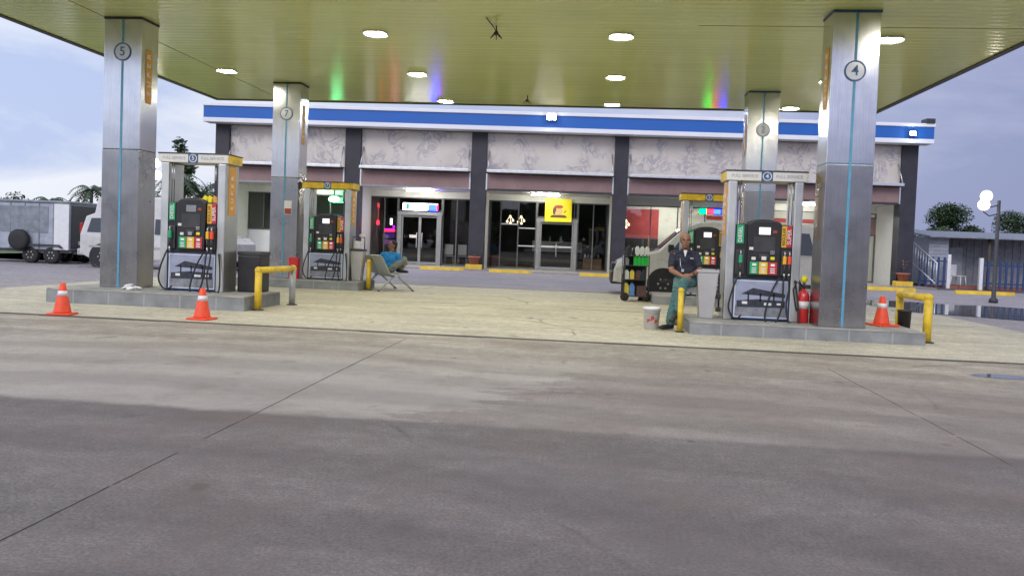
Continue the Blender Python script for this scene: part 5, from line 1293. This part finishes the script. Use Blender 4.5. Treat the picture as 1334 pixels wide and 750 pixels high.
#==CAMERA==
# ------------------------------------------------------------------ world, sun, camera
w = bpy.data.worlds.new('World'); S.world = w; w.use_nodes = True
nt = w.node_tree; nt.nodes.clear()
out = nt.nodes.new('ShaderNodeOutputWorld'); bg = N(nt, 'ShaderNodeBackground', Strength=.1)
sky = N(nt, 'ShaderNodeTexSky', sky_type='NISHITA'); sky.sun_disc = False
SUN_EL, SUN_AZ = R(30), R(-168)       # low sun behind cloud, behind the viewer's left shoulder
sky.sun_elevation = SUN_EL; sky.sun_rotation = SUN_AZ; sky.altitude = 20; sky.air_density = 1.2; sky.dust_density = 2.5; sky.ozone_density = 3
tc = N(nt, 'ShaderNodeTexCoord')
mp = N(nt, 'ShaderNodeMapping'); mp.inputs['Scale'].default_value = (1.6, 1.6, 6.5); mp.inputs['Location'].default_value = (.35, .1, .62); L(nt, tc, 'Generated', mp, 'Vector')
n = N(nt, 'ShaderNodeTexNoise', Scale=1.25, Detail=8., Roughness=.56, Distortion=.35); L(nt, mp, 'Vector', n, 'Vector')
# overcast deck: pale in the west (left), slate on the right
sx = N(nt, 'ShaderNodeSeparateXYZ'); L(nt, tc, 'Generated', sx, 'Vector')
west = N(nt, 'ShaderNodeMapRange', clamp=True); L(nt, sx, 'X', west, 'Value')
west.inputs['From Min'].default_value = -.62; west.inputs['From Max'].default_value = .55; west.inputs['To Min'].default_value = 1.; west.inputs['To Max'].default_value = 0.
deck = mixc(nt, (west, 'Result'), (2.8, 3.1, 5.3), (5.7, 6.7, 9.7))
lite = mixc(nt, (west, 'Result'), (4.4, 4.6, 6.8), (9.6, 10, 11))
cl = ramp(nt, n, 'Fac', [(.42, 0.), (.60, 1.)])
cloud = mixc(nt, (cl, 'Color'), (deck, 'Color'), (lite, 'Color'))
# brighter towards the zenith and on the sunset side behind the viewer
south = N(nt, 'ShaderNodeMapRange', clamp=True); L(nt, sx, 'Y', south, 'Value')
south.inputs['From Min'].default_value = .2; south.inputs['From Max'].default_value = -.8; south.inputs['To Min'].default_value = 1.; south.inputs['To Max'].default_value = 1.7
zen = N(nt, 'ShaderNodeMapRange', clamp=True); L(nt, sx, 'Z', zen, 'Value')
zen.inputs['From Min'].default_value = .3; zen.inputs['From Max'].default_value = .9; zen.inputs['To Min'].default_value = 1.; zen.inputs['To Max'].default_value = 1.35
gain = mathn(nt, 'MULTIPLY', (south, 'Result'), (zen, 'Result'))
cloud = mixc(nt, 1., (cloud, 'Color'), (gain, 'Value'), 'MULTIPLY')
tot = mixc(nt, .88, (sky, 'Color'), (cloud, 'Color'))
L(nt, tot, 'Color', bg, 'Color'); L(nt, bg, 'Background', out, 'Surface')

sd = bpy.data.lights.new('sun', 'SUN'); sd.energy = 1.1; sd.angle = R(25); sd.color = (1, .95, .88)
so = bpy.data.objects.new('sun', sd); COL.objects.link(so)
dirv = Vector((math.sin(SUN_AZ)*math.cos(SUN_EL), math.cos(SUN_AZ)*math.cos(SUN_EL), math.sin(SUN_EL)))
so.rotation_euler = dirv.to_track_quat('Z', 'Y').to_euler(); so.location = (0, 0, 30)

PITCH, ROLL, YAW, F = .035, .038, math.atan(107/1050.), 1050.
def ray(x, y):
    c, s = math.cos(ROLL), math.sin(ROLL); x, y = x*c+y*s, -x*s+y*c
    xr, u, d = x/F, -y/F, 1.
    c, s = math.cos(PITCH), math.sin(PITCH); yr, z = d*c+u*s, -d*s+u*c
    c, s = math.cos(YAW), math.sin(YAW); return Vector((xr*c-yr*s, xr*s+yr*c, z))
f = ray(0, 0); rx = (ray(1, 0)-f).normalized(); uy = -(ray(0, 1)-f).normalized()
cd = bpy.data.cameras.new('camera'); cam = bpy.data.objects.new('camera', cd); COL.objects.link(cam)
mt = Matrix((rx, uy, -f.normalized())).transposed().to_4x4(); mt.translation = (0, 0, 1.25)
cam.matrix_world = mt
cd.sensor_fit = 'HORIZONTAL'; cd.sensor_width = 36; cd.lens = F/1334*36; cd.shift_x = 2/1334; cd.shift_y = (351.77-375)/1334
cd.clip_start = .05; cd.clip_end = 3000
S.camera = cam
S.view_settings.view_transform = 'Standard'; S.view_settings.look = 'None'; S.view_settings.exposure = .0; S.view_settings.gamma = 1; S.view_settings.use_curve_mapping = False
S.cycles.use_denoising = True
S.cycles.max_bounces = 6; S.cycles.diffuse_bounces = 3; S.cycles.glossy_bounces = 3; S.cycles.transparent_max_bounces = 8; S.cycles.sample_clamp_indirect = 6
S.cycles.caustics_reflective = False; S.cycles.caustics_refractive = False
